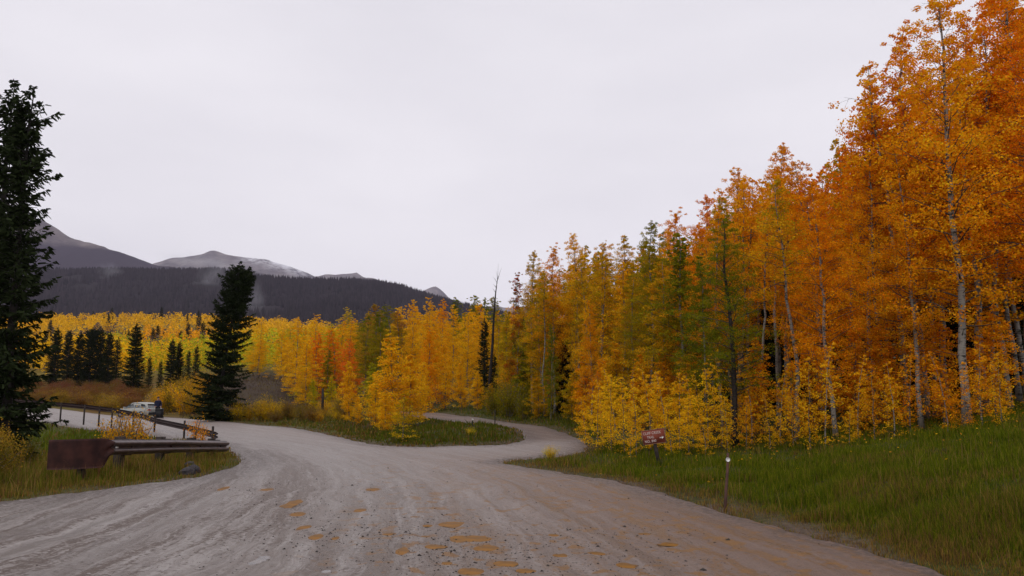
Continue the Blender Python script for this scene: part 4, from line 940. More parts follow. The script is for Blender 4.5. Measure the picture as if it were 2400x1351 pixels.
# spruces
def spruce(px, d, top, s_, lab, wide=1.0, tilt=None, group=None, grow=0.0):
    x, y = by_px(px, d); h = height_to(px, top, d, x, y)
    return plant('spruce_tree', SPRUCE[s_], x, y, h, 11.0, GRN, GRN, lab, 'tree', group, wide=wide, tilt=tilt)
spruce(510, 60, 612, 2, 'tall leaning dark spruce beyond the road, alone before the mountain', 1.0, (0.0, 0.098, 0.0))
spruce(12, 22.5, 203, 4, 'tall dark spruce at the frame edge with ragged right side', .95, (0.0, 0.0, 1.0))
spruce(-34, 23.5, 188, 5, 'slimmer dark spruce behind the tall one, cut by the frame edge', .95, (0.0, 0.0, 2.0))
for px, d, top, s_, lab in [(122, 150, 768, 0, 'first spruce of the dark row in the meadow, counted from the frame edge'), (152, 148, 775, 1, 'second spruce of the dark row in the meadow'), (178, 152, 778, 0, 'third spruce of the dark row in the meadow'),
      (205, 150, 768, 2, 'tallest broad spruce in the middle of the dark meadow row'), (228, 153, 770, 1, 'spruce right of the broad one in the dark meadow row'), (248, 149, 778, 0, 'last spruce at the right end of the dark meadow row'), (268, 156, 790, 3, 'thin spruce between the dark row and the single one'),
      (310, 120, 758, 0, 'single dark spruce right of the meadow row'), (346, 135, 835, 3, 'short spruce just right of the single dark one'), (372, 138, 845, 3, 'small thin spruce in the gap before the twin spruces'), (397, 140, 795, 0, 'left one of the twin spruces near the leaning spruce'), (414, 142, 800, 1, 'right one of the twin spruces near the leaning spruce'),
      (437, 160, 820, 3, 'thin spruce on the yellow slope beside the leaning spruce'), (455, 165, 808, 3, 'slender spruce almost touching the leaning spruce')]:
    spruce(px, d, top, s_, lab, 1.25)
for px, d, h in [(390, 95, 2.4), (424, 98, 2.0)]:
    x, y = by_px(px, d)
    plant('spruce_tree', SPRUCE[0], x, y, h, 11.0, GRN, GRN, 'small bushy spruce on the brown slope %s' % ('below the twins' if px < 400 else 'near the leaning spruce'), 'tree', None, wide=1.9)
for i in range(34):
    px = random.uniform(90, 500); d = random.uniform(300, 600); x, y = by_px(px, d)
    plant('spruce_tree', SPRUCE[3], x, y, random.uniform(9, 14), 11.0, GRN, GRN, 'tiny dark spruce dotted among the far yellow hillside woods', 'tree', 'far spruces on the yellow hillside', wide=1.3)
spruce(1135, 66, 745, 3, 'narrow dark spruce left of the dead snag', 1.0)
spruce(1158, 62, 830, 3, 'small dark spruce right behind the dead snag', 1.2)

# dead snag
sn = MB(); rs = np.random.default_rng(5)
zt = np.linspace(0, 1, 9); H_ = 9.6
P = np.column_stack([0.55 * zt ** 1.6 + rs.normal(0, .03, 9), rs.normal(0, .03, 9), zt * H_]); sn.tube(P, .13 * (1 - zt) ** .7 + .015, 7)
for i in range(26):
    q = rs.uniform(.25, 1.0); a = rs.uniform(0, 6.283); p0 = np.array([np.interp(q, zt, P[:, 0]), 0, q * H_]); L = rs.uniform(.3, 1.1) * (1.1 - .5 * q)
    p1 = p0 + np.array([math.cos(a) * L * .6, math.sin(a) * L * .6, L * rs.uniform(.4, 1.0)]); sn.tube([p0, (p0 + p1) / 2 + rs.normal(0, .04, 3), p1], [.022, .013, .004], 4, False)
for dx, dy in ((.15, .3), (-.1, .5), (.3, .75), (.05, 1.1)):
    sn.tube([(P[-1][0], 0, H_ - .2), (P[-1][0] + dx * .5, 0, H_ + dy * .5), (P[-1][0] + dx, .05, H_ + dy)], [.014, .008, .003], 4, False)
x, y = by_px(1147, 58); e = empty('dead_tree', (x, y, float(zg(x, y)) - .05), 'bare dead snag with dark trunk and thin twigs above the yellow aspens', 'dead tree')
sn.build('trunk', BARK_DARK, e, True)

# willow shrubs: russet meadow, far verge, left corner
def shrubs(n, pxr, dr, hr, cols, lab, group, wide=(1.0, 1.6), j=None, minroad=1.0):
    k = 0; tr_ = 0
    while k < n and tr_ < 4000:
        tr_ += 1
        px = random.uniform(*pxr); d = random.uniform(*dr); x, y = by_px(px, d)
        if float(sdf(x, y)[0]) < minroad: continue
        c1, c2 = random.choice(cols)
        plant('willow_shrub', random.choice(SHRUB) if j is None else SHRUB[j], x, y, random.uniform(*hr), 1.6, c1, c2, lab, 'shrub', group, wide=random.uniform(*wide), part='stem'); k += 1
RUS = (0.21, 0.078, 0.038); RUS2 = (0.25, 0.115, 0.03); OLB = (0.15, 0.115, 0.015)
shrubs(75, (40, 330), (86, 148), (1.2, 2.0), [(RUS, RUS2), (RUS2, OLB), (RUS, RUS), (RUS2, OLB), (RUS, OLB)], 'russet willow shrub in the meadow behind the far guardrail', 'russet shrubs in the meadow', (1.2, 2.0))
shrubs(26, (60, 340), (78, 92), (1.0, 1.9), [(TANL, OLB), (RUS2, TANL), (OLB, TANL), (RUS2, OLB)], 'amber shrub on the far shoulder beside the parked car', 'amber shrubs beyond the car', (1.0, 1.5))
shrubs(16, (375, 480), (72, 92), (1.8, 3.4), [(TANL, OLB), (OLB, GOLD), (OLB, TANL), (GOLD, OLB)], 'olive brown shrub between the parked car and the leaning spruce', 'shrubs between the car and the leaning spruce', (.8, 1.2))
shrubs(26, (540, 830), (52, 64), (.7, 1.5), [(TANL, OLB), (GOLD, TANL), (YEL, OLB), (OLB, RUS2)], 'yellow brown shrub on the far verge of the road', 'shrubs on the far verge of the road', (.9, 1.3), None, 1.4)
for px, d, h, lab in [(563, 60, 1.7, 'bright yellow shrub at the foot of the leaning spruce'), (612, 60, 1.9, 'yellow shrub on the verge below the brown slope'), (640, 60, 1.8, 'second yellow shrub on the verge below the brown slope'), (420, 86, 3.3, 'big golden shrub right of the parked car')]:
    x, y = by_px(px, d); plant('willow_shrub', SHRUB[1], x, y, h, 1.6, YEL, OLB, lab, 'shrub', None, wide=.9, part='stem')
for px, d, h, c1, lab in [(8, 17.5, 1.25, TANL, 'yellow brown shrub at the frame edge below the tall spruce'), (70, 22, 1.0, OLB, 'dull brown shrub left of the flared guardrail end'), (-30, 15.5, 1.2, OLB, 'olive shrub cut by the frame edge near the road')]:
    x, y = by_px(px, d); plant('willow_shrub', SHRUB[2], x, y, h, 1.6, c1, OLB, lab, 'shrub', None, wide=.9, part='stem')
for px, d, h, lab in [(272, 27, 1.55, 'tall yellow weed behind the guardrail below the car'), (296, 26, 1.5, 'yellow weed behind the middle of the guardrail'), (318, 27.5, 1.7, 'yellow weed overlapping the rear of the car'), (338, 28, 1.4, 'yellow weed right of the one overlapping the car'), (255, 26, 1.3, 'yellow weed nearest the flared end of the guardrail'), (462, 30, 1.25, 'small orange sapling beside the guardrail end post'), (478, 31, 1.0, 'low orange sapling next to the guardrail end post')]:
    x, y = by_px(px, d); plant('weed', WEED[px % 2], x, y, h, 1.0, ORA if px > 400 else GOLD, RUST if px < 400 else ORA, lab, 'weed', None, wide=.95, part='stem')
for px, d, h, lab in [(1290, 22.2, .42, 'small yellow plant at the mouth of the side road'), (1105, 29.5, .35, 'small yellow plant on the front of the island')]:
    x, y = by_px(px, d); plant('weed', SHRUB[0], x, y, h, 1.6, YEL, LIME, lab, 'weed', None, part='stem')

# ------------------------------------------------------------------ grass
def grass(name, label, n, region, hr, wr, palette, seed, lean=.35):
    r_ = np.random.default_rng(seed); x, y = region(r_, n)
    s = sdf(x, y); s = s + (fbm(x * 1.9, y * 1.9, 101, 3) - 0.5) * 0.38
    k = s > -0.02; x, y, s = x[k], y[k], s[k]
    pat = fbm(x / 1.7, y / 1.7, seed + 3, 3); k = r_.random(len(x)) < .35 + 1.1 * pat
    k &= (s > .5) | (r_.random(len(x)) < .30 + s)
    x, y, s, pat = x[k], y[k], s[k], pat[k]; n = len(x)
    z = zg(x, y) - .02
    tus = fbm(x / .45, y / .45, seed + 9, 2); h = r_.uniform(*hr, n) * (.40 + .60 * sstep(0, 1.3, s)) * (.45 + .8 * sstep(.3, .75, tus)) * (.65 + .6 * pat); w_ = r_.uniform(*wr, n) * np.clip(y / 16, .7, 2.2)
    a = r_.uniform(0, 6.283, n); la = r_.uniform(0, 6.283, n); ll = h * np.abs(r_.normal(0, lean, n))
    base_ = np.stack([x, y, z], -1); sd_ = np.stack([np.cos(a), np.sin(a), 0 * a], -1) * w_[:, None]
    ld = np.stack([np.cos(la) * ll, np.sin(la) * ll, 0 * la], -1)
    m_ = base_ + ld * .35 + np.stack([0 * h, 0 * h, h * .6], -1); tp = base_ + ld + np.stack([0 * h, 0 * h, h], -1)
    V = np.stack([base_ - sd_ * .5, base_ + sd_ * .5, m_ + sd_ * .38, m_ - sd_ * .38, tp], 1).reshape(-1, 3)
    i = 5 * np.arange(n)[:, None]
    Q = np.array([[0, 1, 2, 3]]) + i; T = np.array([[3, 2, 4]]) + i
    tint = palette(r_, x, y, s, pat) * r_.uniform(.65, 1.3, (n, 1))
    me_ = mesh(name, V, [Q, T], {'tint': np.repeat(tint, 5, 0)}, [TINT])
    tag(obj(name, me_), label, None, None, 'stuff')
def sector(p0, p1, d0, d1, pw=1.0):
    def f(r_, n):
        d = 1 / (1 / d0 + (1 / d1 - 1 / d0) * r_.random(n) ** pw); px = r_.uniform(p0, p1, n); return tanx(0) * 0 + (px - 1200) / F * d, d
    return f
def pal_bank(r_, x, y, s, pat):
    n = len(x); g_ = np.array([0.064, 0.096, 0.005]); g2 = np.array([0.158, 0.168, 0.010]); t_ = np.array([0.24, 0.145, 0.032]); ru = np.array([0.13, 0.07, 0.03])
    dry = np.clip(sstep(1.3, .15, s) * .80 + 1.0 * .35 * sstep(.58, .74, fbm(x / 1.3, y / 1.3, 301, 3)) + .05, 0, 1)
    u = r_.random(n); c_ = np.where((u < dry)[:, None], np.where((r_.random(n) < .6)[:, None], t_, ru), np.where((r_.random(n) < .5)[:, None], g_, g2)); return c_
def pal_left(r_, x, y, s, pat):
    n = len(x); g_ = np.array([0.11, 0.125, 0.012]); t_ = np.array([0.27, 0.155, 0.04]); ru = np.array([0.16, 0.07, 0.03]); ol = np.array([0.18, 0.14, 0.02])
    dry = np.clip(.42 + .5 * (fbm(x / 1.8, y / 1.8, 311, 3) - .4) * 2, .08, .9); u = r_.random(n)
    return np.where((u < dry)[:, None], np.where((r_.random(n) < .45)[:, None], t_, np.where((r_.random(n) < .5)[:, None], ru, ol)), g_)
def pal_slope(r_, x, y, s, pat):
    n = len(x); g_ = np.array([0.095, 0.12, 0.010]); ol = np.array([0.20, 0.15, 0.02]); ru = np.array([0.17, 0.085, 0.03])
    dry = np.clip(.25 + (fbm(x / 4, y / 4, 321, 3) - .45) * 2.2, 0, .9); u = r_.random(n); return np.where((u < dry)[:, None], np.where((r_.random(n) < .5)[:, None], ol, ru), g_)
def pal_isl(r_, x, y, s, pat):
    n = len(x); g_ = np.array([0.085, 0.098, 0.010]); t_ = np.array([0.24, 0.145, 0.035]); ru = np.array([0.14, 0.07, 0.03])
    dry = np.clip(.35 + .4 * sstep(.8, .0, s) - .2, 0, 1) + .25 * (x < -6); u = r_.random(n)
    return np.where((u < dry)[:, None], np.where((r_.random(n) < .6)[:, None], t_, ru), g_)
grass('bank_grass', 'long green grass on the bank right of the road with straw tips', 330000, sector(1150, 2560, 6.5, 27, .9), (.10, .25), (.006, .013), pal_bank, 401)
grass('verge_grass', 'rough grass on the left verge around the guardrail', 110000, sector(-160, 620, 11.0, 27), (.10, .36), (.006, .014), pal_left, 402, .3)
grass('slope_grass', 'green slope grass below the far guardrail', 40000, sector(-100, 560, 27, 64), (.15, .40), (.012, .03), pal_slope, 403)
grass('island_grass', 'short grass on the island and the far verge', 75000, sector(520, 1420, 24, 75, .9), (.08, .26), (.010, .026), pal_isl, 404)

def pal_dry(r_, x, y, s, pat):
    n = len(x); return np.where((pat > .52)[:, None], np.array([0.15, 0.115, 0.03]), np.array([0.085, 0.055, 0.036]))
grass('dry_grass', 'dry brown grass on the open slope behind the leaning spruce', 22000, sector(430, 900, 66, 125), (.15, .40), (.010, .022), pal_dry, 407)
def pal_straw(r_, x, y, s, pat):
    n = len(x); return np.where((r_.random(n) < .55)[:, None], np.array([0.30, 0.19, 0.06]), np.where((r_.random(n) < .6)[:, None], np.array([0.15, 0.075, 0.035]), np.array([0.22, 0.17, 0.03])))
grass('straw_stem', 'thin dead straw stems standing in the grass right of the road', 3500, sector(1150, 2560, 7, 25), (.22, .46), (.004, .008), pal_straw, 405, .28)
grass('straw_stem', 'thin dead straw stems standing around the near guardrail', 6000, sector(-160, 640, 11.5, 27), (.30, .62), (.004, .009), pal_straw, 406, .25)
def fallen():
    r_ = np.random.default_rng(77); n = 6000
    px = r_.uniform(1230, 2500, n); d = r_.uniform(8, 27, n); x = (px - 1200) / F * d; y = d
    e_ = sdf(x, y, EDGE); p_ = np.exp(-np.maximum(e_, 0) / 2.2); k = (r_.random(n) < p_); x, y = x[k], y[k]
    sr2 = sdf(x, y); k = sr2 > .1; x, y = x[k], y[k]
    C = np.column_stack([x, y, zg(x, y) + r_.uniform(.02, .20, len(x))])
    V, Q = leaf_quads(C, r_.uniform(.035, .06, len(x)), 1.5, 1.0, r_)
    c_ = np.where((r_.random(len(x)) < .6)[:, None], np.array([0.75, 0.42, 0.015]), np.array([0.60, 0.24, 0.02])) * r_.uniform(.6, 1.1, (len(x), 1))
    tag(obj('fallen_leaves', mesh('fallen_leaves', V, Q, {'tint': np.repeat(c_, 4, 0)}, [TINT])), 'fallen yellow leaves caught in the grass of the bank', None, None, 'stuff')
fallen()

# ------------------------------------------------------------------ guardrails
RUSTM = simple('rusty_steel', (0.040, 0.019, 0.016), 0.65, 0.2, 0.0, scale=7, col2=(0.020, 0.010, 0.009), bump=.2)
RUSTP = simple('weathered_rail_steel', (0.095, 0.058, 0.054), 0.40, 0.4, 0.25, scale=5, col2=(0.045, 0.025, 0.022), bump=.15)
PLATE = simple('rust_red_plate', (0.058, 0.022, 0.017), 0.7, 0.15, 0.0, scale=5, col2=(0.026, 0.011, 0.010), bump=.25)
WOODP = simple('old_post_wood', (0.05, 0.038, 0.033), 0.85, 0.15, scale=9, col2=(0.022, 0.017, 0.015), bump=.4)
WHITEP = simple('white_marker', (0.75, 0.74, 0.70), 0.4, 0.4, var=.1)
PROF = np.array([(0.0, -.155), (0.0, -.138), (.055, -.118), (.082, -.098), (.082, -.062), (.05, -.03), (.0, -.012), (.0, .012), (.05, .03), (.082, .062), (.082, .098), (.055, .118), (.0, .138), (.0, .155)])
def sweep(mb, P, profs, thick=.006, side=1):
    P = np.asarray(P, float); T = np.gradient(P, axis=0); T[:, 2] = 0; T /= np.linalg.norm(T, axis=1)[:, None]
    Nn = np.stack([T[:, 1], -T[:, 0], 0 * T[:, 0]], -1) * side
    m = profs.shape[1]; V = []
    for off in (0, -thick):
        V.append(P[:, None] + Nn[:, None] * (profs[..., 0:1] + off) + np.array([0, 0, 1.0]) * profs[..., 1:2])
    V = np.stack(V, 1).reshape(len(P), 2 * m, 3); q = []
    for i in range(len(P) - 1):
        for j in range(2 * m):
            if j == m - 1: k = 2 * m - 1
            elif j == 2 * m - 1: continue
            else: k = j + 1
            a = i * 2 * m + j; b_ = i * 2 * m + k; q.append((a, b_, b_ + 2 * m, a + 2 * m))
        a = i * 2 * m; b_ = i * 2 * m + m; q.append((a, b_, b_ + 2 * m, a + 2 * m))
    mb.add(V.reshape(-1, 3), q)
def gpt(px, ytop, d, drop=.155):
    p = at(px, ytop, d); return np.array([p.x, p.y, p.z - drop])
A0, A1, A2 = gpt(262, 1031, 16.4), gpt(406, 1031, 19.6), gpt(531, 1034, 24.0)
gr = empty('guardrail', (A0[0], A0[1], 0), 'rusty near guardrail with a flared end plate in the grass', 'guardrail')
inv = np.array([A0[0], A0[1], 0])
for (a, b_, off) in ((A0, A1, 0), (A1, A2, .008)):
    tq = np.linspace(0, 1, 7)[:, None]; Pq = a * (1 - tq) + b_ * tq - inv
    mb = MB(); pr = np.repeat(PROF[None], 7, 0).copy(); pr[..., 0] += off; sweep(mb, Pq, pr, side=1); mb.build('beam', RUSTP, gr, False)
# flared end: the beam opens into a tall plate that bends away from the road
tq = np.concatenate([np.linspace(0, .16, 7), np.linspace(.22, 1, 11)]); Pq = []; pr = []
plate = np.column_stack([np.full(14, .02), np.linspace(-.39, .19, 14)])
for q in tq:
    pz = A0 * (1 - 0) + 0
    xx = A0[0] - .98 * q ** 1.25 - .02 * q; yy = A0[1] - .55 * math.sin(q * 2.2) * 1.0
    Pq.append((xx - inv[0], yy - inv[1], A0[2] + .02 * q - .035 * q * q)); k_ = float(sstep(0.0, .14, q)); pr.append(PROF * (1 - k_) + plate * k_)
mb = MB(); sweep(mb, np.array(Pq)[::-1], np.array(pr)[::-1], side=1); mb.build('end_plate', PLATE, gr, True)
for q, (a, b_) in ((.28, (A0, A1)), (.95, (A0, A1)), (.45, (A1, A2)), (.85, (A1, A2))):
    p = a * (1 - q) + b_ * q; zz_ = float(zg(p[0], p[1])); top = p[2] + .22
    mb = MB(); mb.box((p[0] - .24 - inv[0], p[1] - inv[1], (zz_ - .3 + top) / 2), (.16, .18, top - zz_ + .3)); mb.build('post', WOODP, gr)
    mb = MB(); mb.box((p[0] - .09 - inv[0], p[1] - inv[1], p[2]), (.15, .16, .34)); mb.build('spacer_block', WOODP, gr)
    mb = MB(); mb.tube([(p[0] - .02 - inv[0], p[1] - inv[1], p[2]), (p[0] + .035 - inv[0], p[1] - inv[1], p[2])], .018, 8); mb.build('bolt', RUSTM, gr)
pe = (Pq[11][0], Pq[8][1] + .12); mb = MB(); mb.box((pe[0], pe[1], (A0[2] - .5) / 2), (.12, .14, A0[2] + .5)); mb.build('post', WOODP, gr)
# pale scrape on the beam near the plate
mb = MB(); pS = A0 * .93 + A1 * .07 - inv
mb.box((pS[0] + .012, pS[1], pS[2]), (.006, .12, .09)); mb.build('reflector', WHITEP, gr)

# far guardrail that follows the edge of the far road
FR = [(507, 1013, 36.8), (440, 996, 42.5), (370, 982, 48), (320, 967, 51.5), (270, 957.5, 53.5), (240, 953.5, 54.8), (205, 949.5, 56.0), (150, 944.5, 57.8), (80, 938.5, 59.8), (0, 931, 62.5), (-90, 924, 66)]
FP = np.array([gpt(*q) for q in FR]); fr_ = empty('guardrail', (FP[0][0], FP[0][1], 0), 'dark far guardrail running along the outer edge of the road below the car', 'guardrail'); inv2 = np.array([FP[0][0], FP[0][1], 0])
for i in range(len(FP) - 1):
    tq = np.linspace(0, 1, 4)[:, None]; Pq2 = FP[i] * (1 - tq) + FP[i + 1] * tq - inv2
    pr = np.repeat(PROF[None], 4, 0).copy(); pr[..., 0] += .004 * (i % 2); mb = MB(); sweep(mb, Pq2, pr, side=1); mb.build('beam', RUSTM, fr_, True)
for i, (p, up) in enumerate(zip(FP, (.26, .22, .24, .1, .02, .02, .02, .02, .02, .02, .02))):
    zz_ = float(zg(p[0], p[1])); top = p[2] + .155 + up
    mb = MB(); mb.box((p[0] - .12 - inv2[0], p[1] - .12 - inv2[1], (min(zz_, p[2] - .6) - .3 + top) / 2), (.075, .09, top - min(zz_, p[2] - .6) + .3)); mb.build('post', WOODP, fr_)

# ------------------------------------------------------------------ trail sign
SIGNR = simple('sign_board_paint', (0.25, 0.055, 0.030), 0.6, 0.25, scale=12, col2=(0.19, 0.042, 0.025))
SIGNE = simple('sign_board_edge', (0.27, 0.15, 0.10), 0.7, 0.2, scale=20)
LETTER = simple('sign_letter_paint', (0.60, 0.48, 0.43), 0.6, 0.2, scale=14, col2=(0.50, 0.38, 0.34))
ARROW = simple('sign_arrow_paint', (0.74, 0.71, 0.66), 0.5, 0.3, var=.08)
sx_, sy_ = by_px(1542, 21.0); sz_ = float(zg(sx_, sy_)); 
sg = empty('trail_sign', (sx_, sy_, sz_), 'brown red trail sign with white arrow leaning on a dark post', 'sign')
top = at(1532, 1024, 21.0)
hS = top.z - sz_
sg.rotation_euler = (0, math.atan2(top.x - sx_, hS), 0.0)
L_ = math.hypot(hS, top.x - sx_)
mb = MB(); mb.box((0, .045, (L_ + .12 - .4) / 2), (.085, .085, L_ + .12 + .4)); mb.build('post', WOODP, sg)
W_, Hb = .60, .37
RZ = Matrix.Rotation(R(-3.0), 4, 'Y')
mb = MB(); mb.box((0, 0, L_), (W_, .022, Hb), RZ.inverted()); bd = mb.build('board', SIGNR, sg)
for (cx, cz, sx2, sz2) in ((0, Hb / 2 - .006, W_ + .004, .014), (0, -Hb / 2 + .006, W_ + .004, .014), (-W_ / 2 + .006, 0, .014, Hb - .030), (W_ / 2 - .006, 0, .014, Hb - .030)):
    mb = MB(); v = RZ.inverted() @ Vector((cx, 0, cz)); mb.box((v.x, -.002, L_ + v.z), (sx2, .027, sz2), RZ.inverted()); mb.build('edge_strip', SIGNE, bd)
def text_mesh(s, size, spacing=1.0):
    cu = bpy.data.curves.new('lettering', 'FONT'); cu.body = s; cu.size = size; cu.align_x = 'LEFT'; cu.extrude = .002; cu.space_character = spacing; cu.offset = size * .012
    to = bpy.data.objects.new('lettering', cu); COL.objects.link(to); bpy.context.view_layer.update()
    me_ = bpy.data.meshes.new_from_object(to.evaluated_get(bpy.context.evaluated_depsgraph_get()))
    bpy.data.objects.remove(to); bpy.data.curves.remove(cu); return me_
for s_, x0, z0, wd in (('CLIFF CREEK', -.265, .068, .47), ('TRAIL', -.175, -.035, .185), ('NO. 840', -.25, -.135, .30)):
    me_ = text_mesh(s_, .095, 1.05); me_.materials.clear(); me_.materials.append(LETTER)
    ws = max(v.co.x for v in me_.vertices); o = obj('lettering', me_, bd)
    v = RZ.inverted() @ Vector((x0, 0, z0)); o.location = (v.x, -.0135, L_ + v.z); o.rotation_euler = (math.pi / 2, R(3.0), 0); o.scale = (wd / ws, 1, 1)
ar = np.array([(-.055, .014), (.005, .014), (.005, .038), (.055, 0), (.005, -.038), (.005, -.014), (-.055, -.014)])
V = np.concatenate([np.column_stack([ar[:, 0], np.full(7, -.0165), ar[:, 1]]), np.column_stack([ar[:, 0], np.full(7, -.011), ar[:, 1]])])
q = [(i, (i + 1) % 7, (i + 1) % 7 + 7, i + 7) for i in range(7)]
me_ = mesh('arrow', V, [np.array(q), np.array([(0, 1, 5), (0, 5, 6), (2, 3, 4), (1, 2, 4), (1, 4, 5)])], mats=[ARROW])
o = obj('arrow', me_, bd); v = RZ.inverted() @ Vector((.205, 0, -.04)); o.location = (v.x, 0, L_ + v.z); o.rotation_euler = (0, R(3.0), 0)

# reflector stake beside the road
bx_, by_ = by_px(1690, 12.4); tp = at(1706, 1062, 12.6); zb_ = float(zg(bx_, by_))
st = empty('reflector_stake', (bx_, by_, zb_), 'leaning rusty stake with a white round reflector at the road edge', 'stake')
dv = np.array([tp.x - bx_, tp.y - by_, tp.z - zb_]); mb = MB(); mb.tube([-.2 * dv, .3 * dv, .72 * dv + np.array([.008, 0, 0]), dv], [.024, .023, .021, .018], 6); mb.build('post', simple('stake_rust', (0.11, 0.055, 0.04), .8, .2, scale=12, col2=(.06, .03, .025)), st)
th = np.arange(20) / 20 * 2 * np.pi; c_ = dv * .885
V = np.concatenate([np.column_stack([.033 * np.cos(th), 0 * th - .030, .033 * np.sin(th)]), np.column_stack([.033 * np.cos(th), 0 * th - .020, .033 * np.sin(th)])]) + c_
q = [(i, (i + 1) % 20, (i + 1) % 20 + 20, i + 20) for i in range(20)]; tf = [(0, i, i + 1) for i in range(1, 19)] + [(20, 20 + i + 1, 20 + i) for i in range(1, 19)]
obj('reflector', mesh('reflector', V, [np.array(q), np.array(tf)], mats=[WHITEP]), st)
# thin stakes on the island
for px, d, h, r_, lab, white in [(1160, 35.5, .75, .022, 'thin dark stake beside the side road on the island', False), (1108, 30.5, .40, .02, 'short stake with a white top on the island', True)]:
    x, y = by_px(px, d); z = float(zg(x, y)); e = empty('stake', (x, y, z), lab, 'stake')
    mb = MB(); mb.tube([(0, 0, -.2), (.004, 0, h * .5), (0, 0, h)], r_, 6); mb.build('post', BARK_DARK, e)
    if white:
        mb = MB(); mb.tube([(0, 0, h - .005), (0, 0, h + .05)], r_ * 1.5, 8); mb.build('cap', WHITEP, e)
# old fence post on the brown verge
x, y = by_px(756, 62); z = float(zg(x, y)); hp = height_to(756, 912, 62, x, y)
mb = MB(); mb.tube([(0, 0, -.3), (.02, 0, hp * .5), (-.01, 0, hp)], [.11, .10, .085], 7); o = mb.build('fence_post', WOODP); o.location = (x, y, z); tag(o, 'old dark fence post on the brown verge below the lime saplings', 'post')
# pale boulder
def rock(name, x, y, r, lab, m_, seed, flat=.6, cat='rock', zoff=0.0):
    import bmesh
    bm = bmesh.new(); bmesh.ops.create_icosphere(bm, subdivisions=3, radius=1.0)
    for v in bm.verts:
        p = np.array(v.co); k = 0.72 + .62 * float(fbm(p[0] * 1.3 + seed, p[1] * 1.3 + p[2] * 1.7, seed, 4)); v.co = v.co * k; v.co.z *= flat
    me_ = bpy.data.meshes.new(name); bm.to_mesh(me_); bm.free(); me_.materials.append(m_)
    o_ = obj(name, me_, None, (x, y, float(zg(x, y)) + r * .12 + zoff)); o_.scale = (r, r, r); o_.rotation_euler = (0, 0, seed); return tag(o_, lab, cat)
PALE = simple('pale_stone', (0.30, 0.27, 0.25), .9, .1, scale=3, bump=.3); DARKR = simple('dark_stone', (0.060, 0.052, 0.055), .8, .2, scale=4, bump=.4, col2=(.03, .026, .028))
x, y = by_px(704, 66); rock('boulder', x, y, .32, 'pale boulder on the brown verge below the wood', PALE, 3)
x, y = by_px(648, 68); rock('boulder', x, y, .22, 'smaller pale boulder beside the brown slope', PALE, 8)
for px, py, r, zo, lab in [(438, 1119, .17, 0, 'dark muddy rock lying at the verge, lowest of the small heap'), (452, 1114, .15, .03, 'dark rock at the right of the small heap on the verge'), (443, 1107, .12, .08, 'dark rock on top of the small heap on the verge')]:
    x, y = gp(px, py); rock('rock', x, y, r, lab, DARKR, px % 17, .75, 'rock', zo)

# ------------------------------------------------------------------ parked car, person, bin
PAINT = simple('pale_car_paint', (0.31, 0.31, 0.28), .28, .4, .0, var=.05); GLASS = simple('tinted_glass', (0.02, 0.03, 0.035), .08, .6, var=.1); BLACK = simple('black_plastic', (0.015, 0.015, 0.017), .6, .3); RED_L = simple('tail_lamp_red', (0.35, 0.02, 0.02), .2, .5); TYRE = simple('tyre_rubber', (0.02, 0.02, 0.02), .8, .2); RIM = simple('wheel_rim', (0.35, 0.35, 0.36), .3, .5, .7)
cx_, cy_ = by_px(327, 69.5); cz_ = float(zbase(cx_, cy_)) + .02
CAR_SCALE = .93
car = empty('parked_car', (cx_, cy_, cz_), 'pale wagon car parked on the far shoulder of the road', 'car', None, R(155))
car.scale = (CAR_SCALE, CAR_SCALE, .86)
# car axis: +X is its front
st_x = [-2.18, -2.10, -1.6, -1.0, -.2, .5, 1.0, 1.6, 2.05, 2.2]
lo = [.34, .26, .22, .22, .22, .22, .22, .24, .30, .40]; hi = [.86, .95, .97, .95, .93, .92, .92, .86, .74, .60]; wd_ = [.74, .82, .87, .88, .88, .88, .87, .85, .76, .62]
V = []; 
for x_, l, h, w2 in zip(st_x, lo, hi, wd_):
    for (fy, fz) in ((-.86, 0), (-1, .25), (-1.0, .6), (-.95, .9), (-.82, 1.0), (0, 1.03), (.82, 1.0), (.95, .9), (1.0, .6), (1, .25), (.86, 0)):
        V.append((x_, fy * w2, l + (h - l) * fz))
V = np.array(V); m = 11; q = []
for i in range(len(st_x) - 1):
    for j in range(m): q.append((i * m + j, i * m + (j + 1) % m, (i + 1) * m + (j + 1) % m, (i + 1) * m + j))
tf = [(0, j, j + 1) for j in range(1, m - 1)] + [((len(st_x) - 1) * m, (len(st_x) - 1) * m + j + 1, (len(st_x) - 1) * m + j) for j in range(1, m - 1)]
body = obj('body', mesh('body', V, [np.array(q)[:, ::-1], np.array(tf)], mats=[PAINT], smooth=True), car)
cab_x = [-2.02, -1.72, -1.1, -.3, .25, 1.02]; cab_h = [.96, 1.36, 1.47, 1.50, 1.44, .93]; cab_b = [.90, .90, .90, .90, .90, .90]; cab_w = [.76, .66, .66, .67, .66, .74]
V = []
for x_, b0, h, w2 in zip(cab_x, cab_b, cab_h, cab_w):
    for (fy, fz) in ((-1.14, 0), (-1.02, .75), (-.86, 1.0), (0, 1.03), (.86, 1.0), (1.02, .75), (1.14, 0)): V.append((x_, fy * w2, b0 + (h - b0) * fz))
V = np.array(V); m = 7; q = []; 
for i in range(len(cab_x) - 1):
    for j in range(m - 1): q.append((i * m + j, i * m + j + 1, (i + 1) * m + j + 1, (i + 1) * m + j))
cabin = obj('cabin', mesh('cabin', V, np.array(q)[:, ::-1], mats=[PAINT], smooth=True), car)
